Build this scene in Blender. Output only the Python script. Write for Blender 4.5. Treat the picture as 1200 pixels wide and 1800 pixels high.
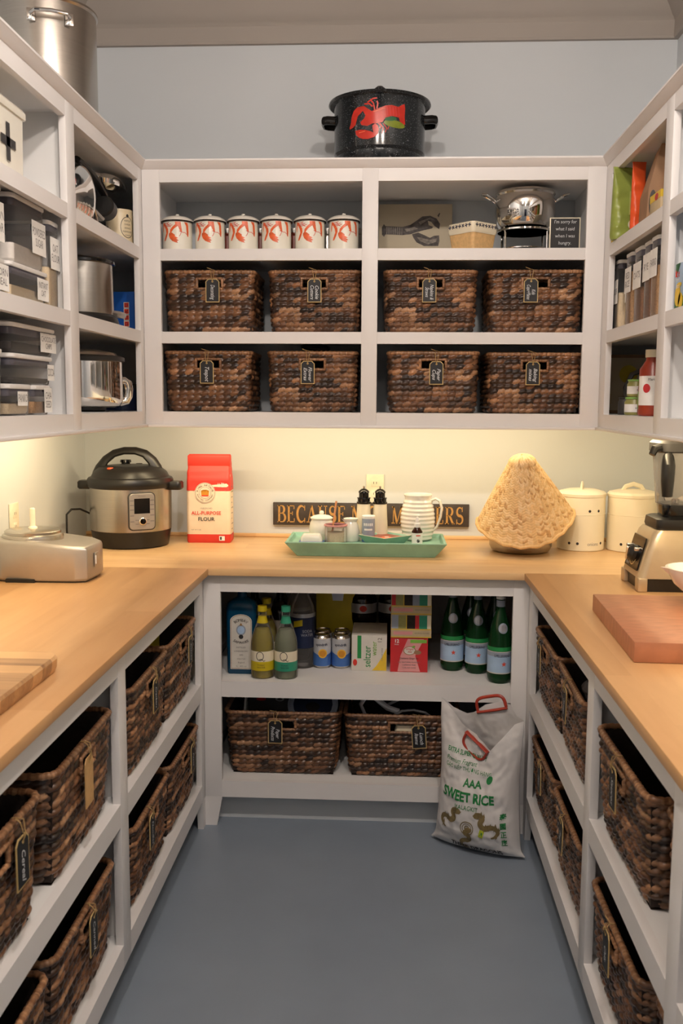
import bpy, bmesh, math, random
from mathutils import Vector, Matrix, noise
R = math.radians; PI = math.pi
for o in list(bpy.data.objects): bpy.data.objects.remove(o)
S = bpy.context.scene; COL = S.collection
rnd = random.Random(7)

# ---------------------------------------------------------------- camera
cd = bpy.data.cameras.new('camera'); cam = bpy.data.objects.new('camera', cd); COL.objects.link(cam)
cd.sensor_fit = 'VERTICAL'; cd.sensor_height = 23.5; cd.lens = 1643.4/1800*23.5
cd.clip_start = 0.05
pt, yw, rl = -0.1178, 0.0522, 0.00578
f_ = Vector((-math.sin(yw)*math.cos(pt), math.cos(yw)*math.cos(pt), math.sin(pt)))
r_ = Vector((math.cos(yw), math.sin(yw), 0)); u_ = r_.cross(f_)
r2 = r_*math.cos(rl) + u_*math.sin(rl); u2 = u_*math.cos(rl) - r_*math.sin(rl)
m4 = Matrix((( r2.x, u2.x, -f_.x, 0), (r2.y, u2.y, -f_.y, 0), (r2.z, u2.z, -f_.z, 1.470), (0,0,0,1)))
cam.matrix_world = m4
cd.dof.use_dof = True; cd.dof.focus_distance = 3.3; cd.dof.aperture_fstop = 5.0
S.camera = cam

# ---------------------------------------------------------------- world, exposure, lights
w = bpy.data.worlds.new('world'); S.world = w; w.use_nodes = True
w.node_tree.nodes['Background'].inputs[0].default_value = (.6, .65, .7, 1); w.node_tree.nodes['Background'].inputs[1].default_value = .02
vs = S.view_settings; vs.view_transform = 'Standard'; vs.look = 'None'; vs.gamma = 1; vs.use_curve_mapping = False; vs.exposure = 0.0
def area(name, loc, size, power, col, rot=(0,0,0), shape='DISK', sy=None, spread=PI):
    l = bpy.data.lights.new(name, 'AREA'); l.shape = shape; l.size = size
    if sy: l.size_y = sy
    l.energy = power; l.color = col; l.spread = spread
    o = bpy.data.objects.new(name, l); COL.objects.link(o); o.location = loc; o.rotation_euler = rot
    return o
CEIL = (1.0, .88, .78); LED = (1.0, .79, .47)
CZ = 3.05
CL = [(-.24, 1.10), (.32, 1.10), (0.04, -.55)]
BULB = [600, 600, 130]   # emission of the three bare bulbs (their meshes are built with the lamps below)
# LED bars under the wall shelves (left, back, right), just behind the face frame
area('led_back', (-.08, 3.412, 1.402), 1.55, 5.1, LED, (R(45),0,0), 'RECTANGLE', .012)
area('led_left', (-.924, 2.25, 1.402), .012, 8.6, LED, (0,R(58),0), 'RECTANGLE', 2.2)
area('led_right', (.765, 2.25, 1.402), .012, 7.6, LED, (0,R(-58),0), 'RECTANGLE', 2.2)

# ---------------------------------------------------------------- materials
def lin(c): return tuple(((x/255)/12.92 if x/255 <= .04045 else ((x/255+.055)/1.055)**2.4) for x in c)
class NT:
    def __init__(s, name):
        s.m = bpy.data.materials.new(name); s.m.use_nodes = True; s.t = s.m.node_tree
        s.b = s.t.nodes['Principled BSDF']; s.out = s.t.nodes['Material Output']
    def n(s, typ, **k):
        x = s.t.nodes.new(typ)
        for a, v in k.items():
            if a.startswith('i_'): x.inputs[a[2:].replace('_', ' ')].default_value = v
            else: setattr(x, a, v)
        return x
    def l(s, a, b): s.t.links.new(a, b)
def pbr(name, col, rough=.5, metal=0, var=.06, scale=30, bump=0.0, bscale=200, stretch=(1,1,1), coat=0, spec=.5, emit=None):
    """plain surface colour with a little procedural unevenness"""
    n = NT(name); c = lin(col); b = n.b
    tc = n.n('ShaderNodeTexCoord'); mp = n.n('ShaderNodeMapping'); mp.inputs['Scale'].default_value = stretch
    n.l(tc.outputs['Object'], mp.inputs['Vector'])
    nz = n.n('ShaderNodeTexNoise', i_Scale=scale, i_Detail=3.0); n.l(mp.outputs[0], nz.inputs['Vector'])
    rp = n.n('ShaderNodeValToRGB'); e = rp.color_ramp.elements
    e[0].position = .3; e[1].position = .7
    e[0].color = (*[x*(1-var) for x in c], 1); e[1].color = (*[min(1, x*(1+var)) for x in c], 1)
    n.l(nz.outputs['Fac'], rp.inputs[0]); n.l(rp.outputs[0], b.inputs['Base Color'])
    b.inputs['Roughness'].default_value = rough; b.inputs['Metallic'].default_value = metal
    b.inputs['Coat Weight'].default_value = coat; b.inputs['Specular IOR Level'].default_value = spec
    if bump:
        n2 = n.n('ShaderNodeTexNoise', i_Scale=bscale, i_Detail=2.0); n.l(mp.outputs[0], n2.inputs['Vector'])
        bp = n.n('ShaderNodeBump', i_Strength=bump, i_Distance=.002); n.l(n2.outputs['Fac'], bp.inputs['Height']); n.l(bp.outputs[0], b.inputs['Normal'])
    return n.m
def clear(name, tint, fac=.25, rough=.06):
    """thin see-through plastic or glass wall"""
    n = NT(name); c = lin(tint)
    tr = n.n('ShaderNodeBsdfTransparent'); tr.inputs[0].default_value = (*c, 1)
    n.b.inputs['Base Color'].default_value = (*c, 1); n.b.inputs['Roughness'].default_value = rough
    fr = n.n('ShaderNodeFresnel', i_IOR=1.22); ad = n.n('ShaderNodeMath', operation='ADD', use_clamp=True)
    n.l(fr.outputs[0], ad.inputs[0]); ad.inputs[1].default_value = fac
    mx = n.n('ShaderNodeMixShader'); n.l(ad.outputs[0], mx.inputs[0]); n.l(tr.outputs[0], mx.inputs[1]); n.l(n.b.outputs[0], mx.inputs[2])
    n.l(mx.outputs[0], n.out.inputs['Surface'])
    return n.m
def wood(name, c0, c1, axis=0, pw=.045, pl=.9, rough=.4, ring=9.0, contrast=.5):
    """butcher-block: planks along one axis with grain"""
    n = NT(name)
    tc = n.n('ShaderNodeTexCoord'); mp = n.n('ShaderNodeMapping')
    if axis == 1: mp.inputs['Rotation'].default_value = (0, 0, PI/2)
    n.l(tc.outputs['Object'], mp.inputs['Vector'])
    br = n.n('ShaderNodeTexBrick'); br.offset = .37; br.squash = 1
    br.inputs['Scale'].default_value = 1; br.inputs['Mortar Size'].default_value = .0002; br.inputs['Brick Width'].default_value = pl; br.inputs['Row Height'].default_value = pw
    br.inputs['Color1'].default_value = (0,0,0,1); br.inputs['Color2'].default_value = (1,1,1,1); br.inputs['Mortar'].default_value = (.3,.3,.3,1)
    n.l(mp.outputs[0], br.inputs['Vector'])
    m2 = n.n('ShaderNodeMapping'); m2.inputs['Scale'].default_value = (1.2, ring*2, ring*2); n.l(mp.outputs[0], m2.inputs['Vector'])
    nz = n.n('ShaderNodeTexNoise', i_Scale=2.2, i_Detail=6.0, i_Distortion=.6); n.l(m2.outputs[0], nz.inputs['Vector'])
    a = n.n('ShaderNodeMath', operation='MULTIPLY_ADD'); n.l(br.outputs['Color'], a.inputs[0]); a.inputs[1].default_value = contrast; 
    s = n.n('ShaderNodeMath', operation='MULTIPLY_ADD'); n.l(nz.outputs['Fac'], s.inputs[0]); s.inputs[1].default_value = .9; s.inputs[2].default_value = -.2-.0*contrast
    n.l(s.outputs[0], a.inputs[2])
    rp = n.n('ShaderNodeValToRGB'); e = rp.color_ramp.elements; e[0].position = 0; e[1].position = .9
    e[0].color = (*lin(c0), 1); e[1].color = (*lin(c1), 1)
    n.l(a.outputs[0], rp.inputs[0]); n.l(rp.outputs[0], n.b.inputs['Base Color']); n.b.inputs['Roughness'].default_value = rough
    return n.m
def basket_mat(name):
    n = NT(name)
    at = n.n('ShaderNodeVertexColor'); at.layer_name = 'Col'
    oi = n.n('ShaderNodeObjectInfo')
    tc = n.n('ShaderNodeTexCoord'); mp = n.n('ShaderNodeMapping'); mp.inputs['Scale'].default_value = (1, 1, 3.5)
    n.l(tc.outputs['Object'], mp.inputs[0])
    av = n.n('ShaderNodeVectorMath', operation='ADD'); n.l(mp.outputs[0], av.inputs[0]); n.l(oi.outputs['Location'], av.inputs[1])
    nz = n.n('ShaderNodeTexNoise', i_Scale=9.0, i_Detail=3.0); n.l(av.outputs[0], nz.inputs['Vector'])
    rp = n.n('ShaderNodeValToRGB'); e = rp.color_ramp.elements; e[0].position = .32; e[1].position = .68
    e[0].color = (.58,.55,.52,1); e[1].color = (1.25,1.18,1.08,1)
    n.l(nz.outputs['Fac'], rp.inputs[0])
    n3 = n.n('ShaderNodeTexNoise', i_Scale=120.0, i_Detail=3.0); n.l(mp.outputs[0], n3.inputs['Vector'])
    r3 = n.n('ShaderNodeMapRange'); n.l(n3.outputs['Fac'], r3.inputs[0]); r3.inputs[3].default_value = .55; r3.inputs[4].default_value = 1.4
    m1 = n.n('ShaderNodeMix', data_type='RGBA', blend_type='MULTIPLY'); m1.inputs[0].default_value = 1
    n.l(at.outputs['Color'], m1.inputs[6]); n.l(rp.outputs[0], m1.inputs[7])
    m2 = n.n('ShaderNodeVectorMath', operation='SCALE'); n.l(m1.outputs[2], m2.inputs[0]); n.l(r3.outputs[0], m2.inputs['Scale'])
    n.l(m2.outputs[0], n.b.inputs['Base Color']); n.b.inputs['Roughness'].default_value = .30
    bp = n.n('ShaderNodeBump', i_Strength=.5, i_Distance=.001); n.l(n3.outputs['Fac'], bp.inputs['Height']); n.l(bp.outputs[0], n.b.inputs['Normal'])
    return n.m
M = {}
P = lambda k, *a, **kw: M.__setitem__(k, pbr(k, *a, **kw))
P('trim_white', (230,228,228), .42, var=.02, scale=3, bump=.05, bscale=60)
P('wall_paint', (205,210,214), .75, var=.015, scale=2, bump=.08, bscale=300)
P('shelf_white', (232,232,232), .5, var=.02, scale=4)
P('panel_dark', (70,76,84), .7, var=.05, scale=4)
P('ceiling_white', (166,158,150), .8, var=.015, scale=2)
P('floor_paint', (132,144,158), .36, var=.04, scale=5, bump=.12, bscale=90)
P('steel', (205,200,195), .26, 1, var=.05, scale=6, stretch=(40,40,1))
P('steel_soft', (188,182,174), .27, 1, var=.04, scale=8, stretch=(1,1,30))
P('silver_plastic', (176,170,164), .38, .75, var=.03)
P('chrome', (225,222,218), .06, 1, var=.01)
P('black_plastic', (22,21,21), .38, var=.1)
P('black_gloss', (14,14,15), .12, var=.1)
P('dark_grey', (52,50,50), .45)
P('cream', (236,226,200), .35, var=.03, scale=10)
P('white_ceramic', (238,234,224), .18, var=.02, coat=.3)
P('white_enamel', (240,236,222), .2, var=.02, coat=.3)
P('white_plastic', (232,230,228), .4)
P('paper_white', (238,236,232), .7)
P('ink', (38,36,40), .6)
P('ink_soft', (120,116,116), .7)
P('red_ink', (206,52,38), .5, var=.15, scale=60)
P('coral_red', (222,96,44), .35, var=.2, scale=70)
P('pot_red', (196,44,28), .25, var=.15, scale=40)
P('pickle_green', (120,132,26), .3, var=.15, scale=50)
P('leaf_green', (30,96,52), .5)
P('twine', (170,140,92), .8, var=.2, scale=300)
P('gold_edge', (196,168,112), .6)
P('chalk_black', (24,25,28), .55)
P('chalk_white', (205,208,212), .8)
P('tag_wood', (206,164,108), .6, var=.1, scale=60)
P('sign_black', (58,50,46), .6, var=.2, scale=25)
P('sign_gold', (182,138,76), .6, var=.12, scale=60)
P('teal_paint', (138,184,164), .45, var=.14, scale=14, bump=.2, bscale=30)
P('straw', (222,182,126), .5, var=.10, scale=90, bump=.2, bscale=300)
P('straw_pale', (232,198,148), .5, var=.08, scale=90)
P('straw_dark', (196,150,96), .6, var=.2, scale=90)
P('kraft', (158,122,92), .75, var=.08, scale=20)
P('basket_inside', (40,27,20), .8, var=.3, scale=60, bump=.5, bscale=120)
P('flour_red', (214,56,44), .5, var=.04)
P('flour_paper', (236,216,190), .6, var=.03)
P('gold', (206,140,40), .5)
P('rice_bag', (214,212,212), .42, var=.05, scale=12, bump=.5, bscale=45)
P('bag_green', (24,124,62), .5)
P('bag_bronze', (120,104,66), .6, var=.2, scale=60)
P('handle_red', (168,56,38), .4)
P('lime', (176,190,40), .5)
P('green_pack', (146,160,76), .35, var=.12, scale=20, bump=.4, bscale=30)
P('green_side', (186,186,112), .4, var=.1, scale=40)
P('orange_pack', (228,88,40), .4, var=.08)
P('yellow_pack', (226,190,50), .45, var=.05)
P('blue_box', (24,84,168), .4, var=.1)
P('navy', (22,34,66), .4, var=.1)
P('gin_label', (210,206,198), .6)
P('label_gold', (150,112,60), .5)
P('yellow_box', (196,176,36), .5, var=.06)
P('foil_grey', (182,184,190), .35, .6)
P('can_blue', (74,118,190), .3, .3)
P('can_white', (206,208,214), .3, .3)
P('lemon', (232,180,56), .5)
P('cola', (14,8,7), .1)
P('carton_white', (216,212,204), .5, var=.03)
P('carton_red', (196,40,46), .45, var=.12, scale=8)
P('carton_pink', (216,150,150), .5, var=.1, scale=8)
P('carton_tan', (196,176,140), .6)
P('stamp_green', (34,140,72), .5)
P('pale_green', (120,176,66), .5)
P('q_yellow', (200,178,24), .4)
P('q_green', (48,146,116), .4)
P('water_blue', (168,196,226), .45, var=.05, scale=30)
P('water_grey', (150,160,178), .45)
P('star_red', (222,80,60), .5)
P('dark_bottle', (10,14,12), .12)
P('sauce', (150,52,26), .3, var=.12, scale=60)
P('jam_green', (150,146,84), .35, var=.1, scale=50)
P('lid_green', (132,178,92), .4)
P('grain_tan', (178,140,98), .8, var=.3, scale=260, bump=.5)
P('grain_brown', (132,92,62), .8, var=.35, scale=260, bump=.5)
P('grain_cream', (220,202,170), .8, var=.1, scale=260, bump=.4)
P('sugar_white', (226,222,216), .8, var=.04, scale=100)
P('cocoa', (34,26,24), .8, var=.3, scale=120)
P('seal_grey', (74,72,84), .4, var=.1)
P('cream_plate', (236,226,206), .4)
P('end_grain', (176,116,84), .42, var=.16, scale=22, stretch=(1,5,1))
P('spoon_wood', (206,140,92), .5)
P('stone_crock', (222,206,172), .35, var=.04, scale=30)
P('blender_metal', (196,176,146), .32, .55, var=.03)
P('lamp_glow', (255,240,220), .5)
P('door_white', (214,214,214), .5)
P('door_blue', (34,44,66), .5)
P('wall_print', (196,184,160), .7, var=.05, scale=10)
P('engrave', (88,82,80), .7, var=.5, scale=60)
P('engrave_light', (134,126,118), .7, var=.4, scale=80)
P('lamp_glow_dim', (255,240,220), .5)
for k_, e_ in (('lamp_glow', BULB[0]), ('lamp_glow_dim', BULB[2])):
    q_ = M[k_].node_tree.nodes['Principled BSDF']; q_.inputs['Emission Color'].default_value = (*CEIL, 1); q_.inputs['Emission Strength'].default_value = e_
M['counter_x'] = wood('counter_x', (208,164,114), (238,202,152), 0, .10, .55, .38, 5, .35)
M['counter_y'] = wood('counter_y', (188,140,92), (216,172,122), 1, .10, .8, .38, 5, .35)
M['acacia'] = wood('acacia', (120,78,48), (214,168,116), 0, .05, .5, .4, 12, .7)
M['basket'] = basket_mat('basket')
M['clear'] = clear('clear', (248,247,247), .03)
M['clear_smoke'] = clear('clear_smoke', (222,220,220), .08)
M['gin_glass'] = clear('gin_glass', (10,78,116), .62)
M['green_glass'] = clear('green_glass', (22,66,34), .62)
M['brown_glass'] = clear('brown_glass', (60,24,10), .6)
M['yellow_liquid'] = clear('yellow_liquid', (214,200,90), .35)
M['pale_liquid'] = clear('pale_liquid', (196,204,176), .3)
# speckled black enamel of the canning pot
n = NT('speckled_enamel'); vo = n.n('ShaderNodeTexVoronoi', i_Scale=230.0); tc = n.n('ShaderNodeTexCoord'); n.l(tc.outputs['Object'], vo.inputs['Vector'])
nz = n.n('ShaderNodeTexNoise', i_Scale=60.0); n.l(tc.outputs['Object'], nz.inputs['Vector'])
ml = n.n('ShaderNodeMath', operation='MULTIPLY'); n.l(vo.outputs['Distance'], ml.inputs[0]); n.l(nz.outputs['Fac'], ml.inputs[1])
rp = n.n('ShaderNodeValToRGB'); e = rp.color_ramp.elements; e[0].position = .055; e[1].position = .10; e[0].color = (.32,.34,.36,1); e[1].color = (.010,.012,.014,1)
n.l(ml.outputs[0], rp.inputs[0]); n.l(rp.outputs[0], n.b.inputs['Base Color']); n.b.inputs['Roughness'].default_value = .14
M['speckle'] = n.m

# ---------------------------------------------------------------- mesh helpers
class B:
    def __init__(s): s.v = []; s.f = []; s.m = []
    def add(s, vs, fs, m=0, X=None):
        k = len(s.v)
        s.v += [tuple(X @ Vector(v)) if X is not None else tuple(v) for v in vs]
        s.f += [tuple(i+k for i in f) for f in fs]; s.m += [m]*len(fs); return s
    def box(s, a, b, m=0, bev=0, X=None, seg=2):
        x0,y0,z0 = a; x1,y1,z1 = b
        vs = [(x0,y0,z0),(x1,y0,z0),(x1,y1,z0),(x0,y1,z0),(x0,y0,z1),(x1,y0,z1),(x1,y1,z1),(x0,y1,z1)]
        fs = [(0,3,2,1),(4,5,6,7),(0,1,5,4),(1,2,6,5),(2,3,7,6),(3,0,4,7)]
        if not bev: return s.add(vs, fs, m, X)
        bm = bmesh.new(); vv = [bm.verts.new(v) for v in vs]; [bm.faces.new([vv[i] for i in f]) for f in fs]
        bmesh.ops.bevel(bm, geom=bm.edges[:], offset=bev, segments=seg, affect='EDGES', profile=.5)
        bm.verts.index_update(); s.add([v.co[:] for v in bm.verts], [[v.index for v in f.verts] for f in bm.faces], m, X); bm.free(); return s
    def lathe(s, pr, c=(0,0,0), seg=32, m=0, X=None, sx=1, sy=1, a0=0, a1=2*PI):
        full = abs(a1-a0-2*PI) < 1e-6; ns = seg if full else seg+1
        vs = []; fs = []
        for r, z in pr:
            for i in range(ns):
                a = a0+(a1-a0)*i/seg; vs.append((c[0]+r*math.cos(a)*sx, c[1]+r*math.sin(a)*sy, c[2]+z))
        for j in range(len(pr)-1):
            for i in range(seg):
                k = (i+1) % ns; fs.append((j*ns+i, j*ns+k, (j+1)*ns+k, (j+1)*ns+i))
        if full:
            if pr[0][0] > 1e-5: fs.append(tuple(range(ns))[::-1])
            if pr[-1][0] > 1e-5: fs.append(tuple((len(pr)-1)*ns+i for i in range(ns)))
        return s.add(vs, fs, m, X)
    def tube(s, pts, r, seg=8, m=0, closed=False, X=None, caps=True, flat=1.0):
        pts = [Vector(p) for p in pts]; n = len(pts); rs = r if isinstance(r, (list, tuple)) else [r]*n
        vs = []; fs = []; up = None
        for i, p in enumerate(pts):
            if closed: t = pts[(i+1) % n]-pts[i-1]
            else: t = pts[min(i+1, n-1)]-pts[max(i-1, 0)]
            t.normalize()
            if up is None: up = t.orthogonal().normalized() if abs(t.z) > .9 else Vector((0,0,1))
            sd = t.cross(up)
            if sd.length < 1e-6: sd = t.orthogonal()
            sd.normalize(); up = sd.cross(t).normalized()
            for k in range(seg):
                a = 2*PI*k/seg; vs.append(p+sd*math.cos(a)*rs[i]+up*math.sin(a)*rs[i]*flat)
        for i in range(n if closed else n-1):
            j = (i+1) % n
            for k in range(seg):
                q = (k+1) % seg; fs.append((i*seg+k, i*seg+q, j*seg+q, j*seg+k))
        if not closed and caps: fs.append(tuple(range(seg))[::-1]); fs.append(tuple((n-1)*seg+k for k in range(seg)))
        return s.add(vs, fs, m, X)
    def prism(s, poly, z0, z1, m=0, X=None):
        n = len(poly); vs = [(x,y,z0) for x,y in poly]+[(x,y,z1) for x,y in poly]
        fs = [tuple(range(n))[::-1], tuple(range(n, 2*n))]+[(i,(i+1)%n,n+(i+1)%n,n+i) for i in range(n)]
        return s.add(vs, fs, m, X)
    def loft(s, rings, m=0, X=None, cs=5, cap0=True, cap1=True):
        """rings of rounded rectangles (w,d,r,z[,cx,cy])"""
        vs = []; fs = []; n = 4*(cs+1)
        for g in rings:
            wv, dv, r, z = g[:4]; cx, cy = (g[4], g[5]) if len(g) > 4 else (0, 0); r = min(r, wv/2-1e-5, dv/2-1e-5)
            for q, (sx, sy) in enumerate(((1,1),(-1,1),(-1,-1),(1,-1))):
                for k in range(cs+1):
                    a = PI/2*(q+k/cs); vs.append((cx+sx*(wv/2-r)+r*math.cos(a), cy+sy*(dv/2-r)+r*math.sin(a), z))
        for j in range(len(rings)-1):
            for i in range(n): k = (i+1) % n; fs.append((j*n+i, j*n+k, (j+1)*n+k, (j+1)*n+i))
        if cap0: fs.append(tuple(range(n))[::-1])
        if cap1: fs.append(tuple((len(rings)-1)*n+i for i in range(n)))
        return s.add(vs, fs, m, X)
    def build(s, name, mats, parent=None, loc=None, ang=35, rot=None):
        me = bpy.data.meshes.new(name); me.from_pydata(s.v, [], s.f)
        if isinstance(mats, str): mats = [mats]
        for k in mats: me.materials.append(M[k])
        me.polygons.foreach_set('material_index', s.m)
        me.shade_smooth(); me.set_sharp_from_angle(angle=R(ang)); me.update()
        o = bpy.data.objects.new(name, me); COL.objects.link(o)
        if parent: o.parent = parent
        if loc: o.location = loc
        if rot: o.rotation_euler = rot
        return o
def thing(name, label, cat, loc=(0,0,0), rz=0, group=None):
    o = bpy.data.objects.new(name, None); COL.objects.link(o); o.empty_display_size = .05
    o.location = loc; o.rotation_euler = (0,0,rz); o['label'] = label; o['category'] = cat
    if group: o['group'] = group
    return o
def tag(o, label, cat, group=None):
    o['label'] = label; o['category'] = cat
    if group: o['group'] = group
    return o
def struct(o): o['kind'] = 'structure'; return o
def plab(o, label): o['label'] = label; return o

# printed marks: 2-D shapes laid on a plane or wrapped on a cylinder
def flat(o=(0,0,0), n='-y', off=.0004):
    """(u,v) on a face looking along n; u to the viewer's right, v up"""
    ox, oy, oz = o
    return {'-y': lambda u, v: (ox+u, oy-off, oz+v), '+x': lambda u, v: (ox+off, oy+u, oz+v), '-x': lambda u, v: (ox-off, oy-u, oz+v), '+z': lambda u, v: (ox+u, oy+v, oz+off)}[n]
def wrap(r, c=(0,0,0), ang=-PI/2, off=.0005):
    def f(u, v):
        rr = (r(v) if callable(r) else r)+off; a = ang+u/rr
        return (c[0]+rr*math.cos(a), c[1]+rr*math.sin(a), c[2]+v)
    return f
def finish(bm, fn, maxe):
    for _ in range(5):
        es = [e for e in bm.edges if e.calc_length() > maxe]
        if not es or not maxe: break
        bmesh.ops.subdivide_edges(bm, edges=es, cuts=1, use_grid_fill=False); bmesh.ops.triangulate(bm, faces=[f for f in bm.faces if len(f.verts) > 3])
    vs = [fn(v.co.x, v.co.y) for v in bm.verts]; bm.verts.index_update()
    fs = [[v.index for v in f.verts] for f in bm.faces]; bm.free(); return vs, fs
def decal(name, shapes, fn, mats, parent, maxe=0):
    """shapes: list of polygons or (polygon, material index)"""
    b = B()
    lay = 0; pm = None
    for sh in shapes:
        poly, mi = sh if isinstance(sh[1], int) else (sh, 0)
        bm = bmesh.new(); vv = [bm.verts.new((x, y, 0)) for x, y in poly]
        try: bm.faces.new(vv)
        except ValueError: bm.free(); continue
        bmesh.ops.triangulate(bm, faces=bm.faces[:])
        if pm is not None and mi != pm: lay += 1
        pm = mi; k = lay*.00012
        vs, fs = finish(bm, fn, maxe)
        c = Vector(fn(0,0)); nn = Vector(fn(0.001,0))-c; vv2 = Vector(fn(0,.001))-c; nr = nn.cross(vv2).normalized()
        if maxe:  # wrapped: lift radially with fn's own offset
            vs = [tuple(Vector(v)+(Vector((v[0]-decal.c[0], v[1]-decal.c[1], 0)).normalized()*k if decal.c else nr*k)) for v in vs]
        else: vs = [tuple(Vector(v)+nr*k) for v in vs]
        b.add(vs, fs, mi)
    return b.build(name, mats, parent)
decal.c = (0, 0)
def text(body, size, fn, mat, parent, name='lettering', align='CENTER', shear=0, sx=1, rot=0, maxe=0, at=(0,0), bold=0, space=1.0):
    c = bpy.data.curves.new('t', 'FONT'); c.body = body; c.size = size; c.align_x = align; c.align_y = 'CENTER'; c.shear = shear; c.offset = bold; c.resolution_u = 2
    c.space_line = space
    t = bpy.data.objects.new('t', c); COL.objects.link(t)
    me = bpy.data.meshes.new_from_object(t); bpy.data.objects.remove(t); bpy.data.curves.remove(c)
    bm = bmesh.new(); bm.from_mesh(me); bpy.data.meshes.remove(me)
    ca, sa = math.cos(rot), math.sin(rot)
    for v in bm.verts: x, y = v.co.x*sx, v.co.y; v.co = (x*ca-y*sa+at[0], x*sa+y*ca+at[1], 0)
    bmesh.ops.triangulate(bm, faces=bm.faces[:])
    vs, fs = finish(bm, fn, maxe)
    return B().add(vs, fs).build(name, mat, parent)
def ell(cx, cy, rx, ry, rot=0, n=20, a0=0, a1=2*PI):
    c, s = math.cos(rot), math.sin(rot)
    return [(cx+rx*math.cos(a)*c-ry*math.sin(a)*s, cy+rx*math.cos(a)*s+ry*math.sin(a)*c) for a in (a0+(a1-a0)*i/n for i in range(n))]
def rect(x0, y0, x1, y1): return [(x0,y0),(x1,y0),(x1,y1),(x0,y1)]
def ribbon(pts, ws):
    L = []; Rr = []; n = len(pts)
    if not isinstance(ws, (list, tuple)): ws = [ws]*n
    for i in range(n):
        a = Vector(pts[max(i-1,0)]); b = Vector(pts[min(i+1,n-1)]); d = (b-a).normalized(); nn = Vector((-d.y, d.x))*ws[i]/2
        p = Vector(pts[i]); L.append(tuple(p+nn)); Rr.append(tuple(p-nn))
    return [[Rr[i], Rr[i+1], L[i+1], L[i]] for i in range(n-1)]
def arc(cx, cy, rx, ry, a0, a1, n=12): return [(cx+rx*math.cos(R(a0+(a1-a0)*i/n)), cy+ry*math.sin(R(a0+(a1-a0)*i/n))) for i in range(n+1)]
def ring(cx, cy, r0, r1, n=36):
    return [[(cx+r*math.cos(2*PI*k/n), cy+r*math.sin(2*PI*k/n)) for r, k in ((r0,i),(r1,i),(r1,i+1),(r0,i+1))] for i in range(n)]

# ================================================================= THE ROOM
YB, XL, XR, YF = 3.80, -1.26, 1.07, -1.7
def slab(name, a, b, mat, bev=0): return struct(B().box(a, b, 0, bev).build(name, mat))
slab('floor', (XL-.1, YF-.1, -.1), (XR+.1, YB+.1, 0), 'floor_paint')
slab('ceiling', (XL-.1, YF-.1, CZ), (XR+.1, YB+.1, CZ+.1), 'ceiling_white')
slab('wall_back', (XL-.1, YB, 0), (XR+.1, YB+.1, CZ), 'wall_paint')
slab('wall_left', (XL-.1, YF, 0), (XL, YB, CZ), 'wall_paint')
slab('wall_right', (XR, YF, 0), (XR+.1, YB, CZ), 'wall_paint')
slab('wall_front', (XL-.1, YF-.1, 0), (XR+.1, YF, CZ), 'wall_paint')
d = struct(B().box((-.42, YF, 0), (.40, YF+.03, 2.05), 0, .003).build('door_1', 'door_blue'))
B().lathe([(.0,0),(.02,.005),(.028,.03),(.02,.05),(0,.055)], seg=16, X=Matrix.Translation((.33, YF+.03, 1.0)) @ Matrix.Rotation(-PI/2, 4, 'X')).build('door_knob', 'chrome', d)
b = B(); b.box((-.52, YF, 0), (-.42, YF+.04, 2.15)); b.box((.40, YF, 0), (.50, YF+.04, 2.15)); b.box((-.52, YF, 2.05), (.50, YF+.04, 2.15)); struct(b.build('trim_5', 'trim_white'))
# crown moulding: profile (distance from wall, height)
CP = [(0,2.842),(.018,2.842),(.022,2.850),(.020,2.905),(.026,2.915),(.034,2.921),(.05,2.945),(.085,2.985),(.10,3.03),(.112,3.034),(.112,CZ),(0,CZ)]
def crown(name, fn, s0, s1):
    b = B(); n = len(CP); vs = [fn(s0+(-1 if s0 > s1 else 1)*p[0], *p) for p in CP]+[fn(s1-(-1 if s0 > s1 else 1)*p[0], *p) for p in CP]
    fs = [(i, (i+1) % n, n+(i+1) % n, n+i) for i in range(n)]; b.add(vs, fs); return struct(b.build(name, 'ceiling_white', ang=25))
crown('trim_1', lambda s, d, z: (s, YB-d, z), XL, XR)
crown('trim_2', lambda s, d, z: (XL+d, s, z), YF, YB)
crown('trim_3', lambda s, d, z: (XR-d, s, z), YF, YB)
crown('trim_4', lambda s, d, z: (s, YF+d, z), XL, XR)
# ceiling lamps: short stem, metal cup and an open bulb
for i, (x, y) in enumerate(CL):
    t = thing('ceiling_lamp', ['small ceiling spot lamp, left of the pair over the aisle', 'small ceiling spot lamp, right of the pair over the aisle', 'small ceiling spot lamp nearest the door'][i], 'light', (x, y, CZ))
    B().lathe([(0,-.012),(.055,-.012),(.058,-.006),(.058,0),(0,0)], seg=40).lathe([(.006,-.012),(.006,-.165),(0,-.165)], seg=12).build('canopy', 'white_plastic', t)
    B().lathe([(0,-.162),(.022,-.164),(.024,-.188),(0,-.190)], seg=24).build('lamp_holder', 'white_plastic', t)
    B().lathe([(0,-.286),(.022,-.281),(.040,-.262),(.045,-.240),(.040,-.216),(.024,-.196),(.018,-.188)], seg=28).build('bulb', 'lamp_glow' if i < 2 else 'lamp_glow_dim', t)

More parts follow.
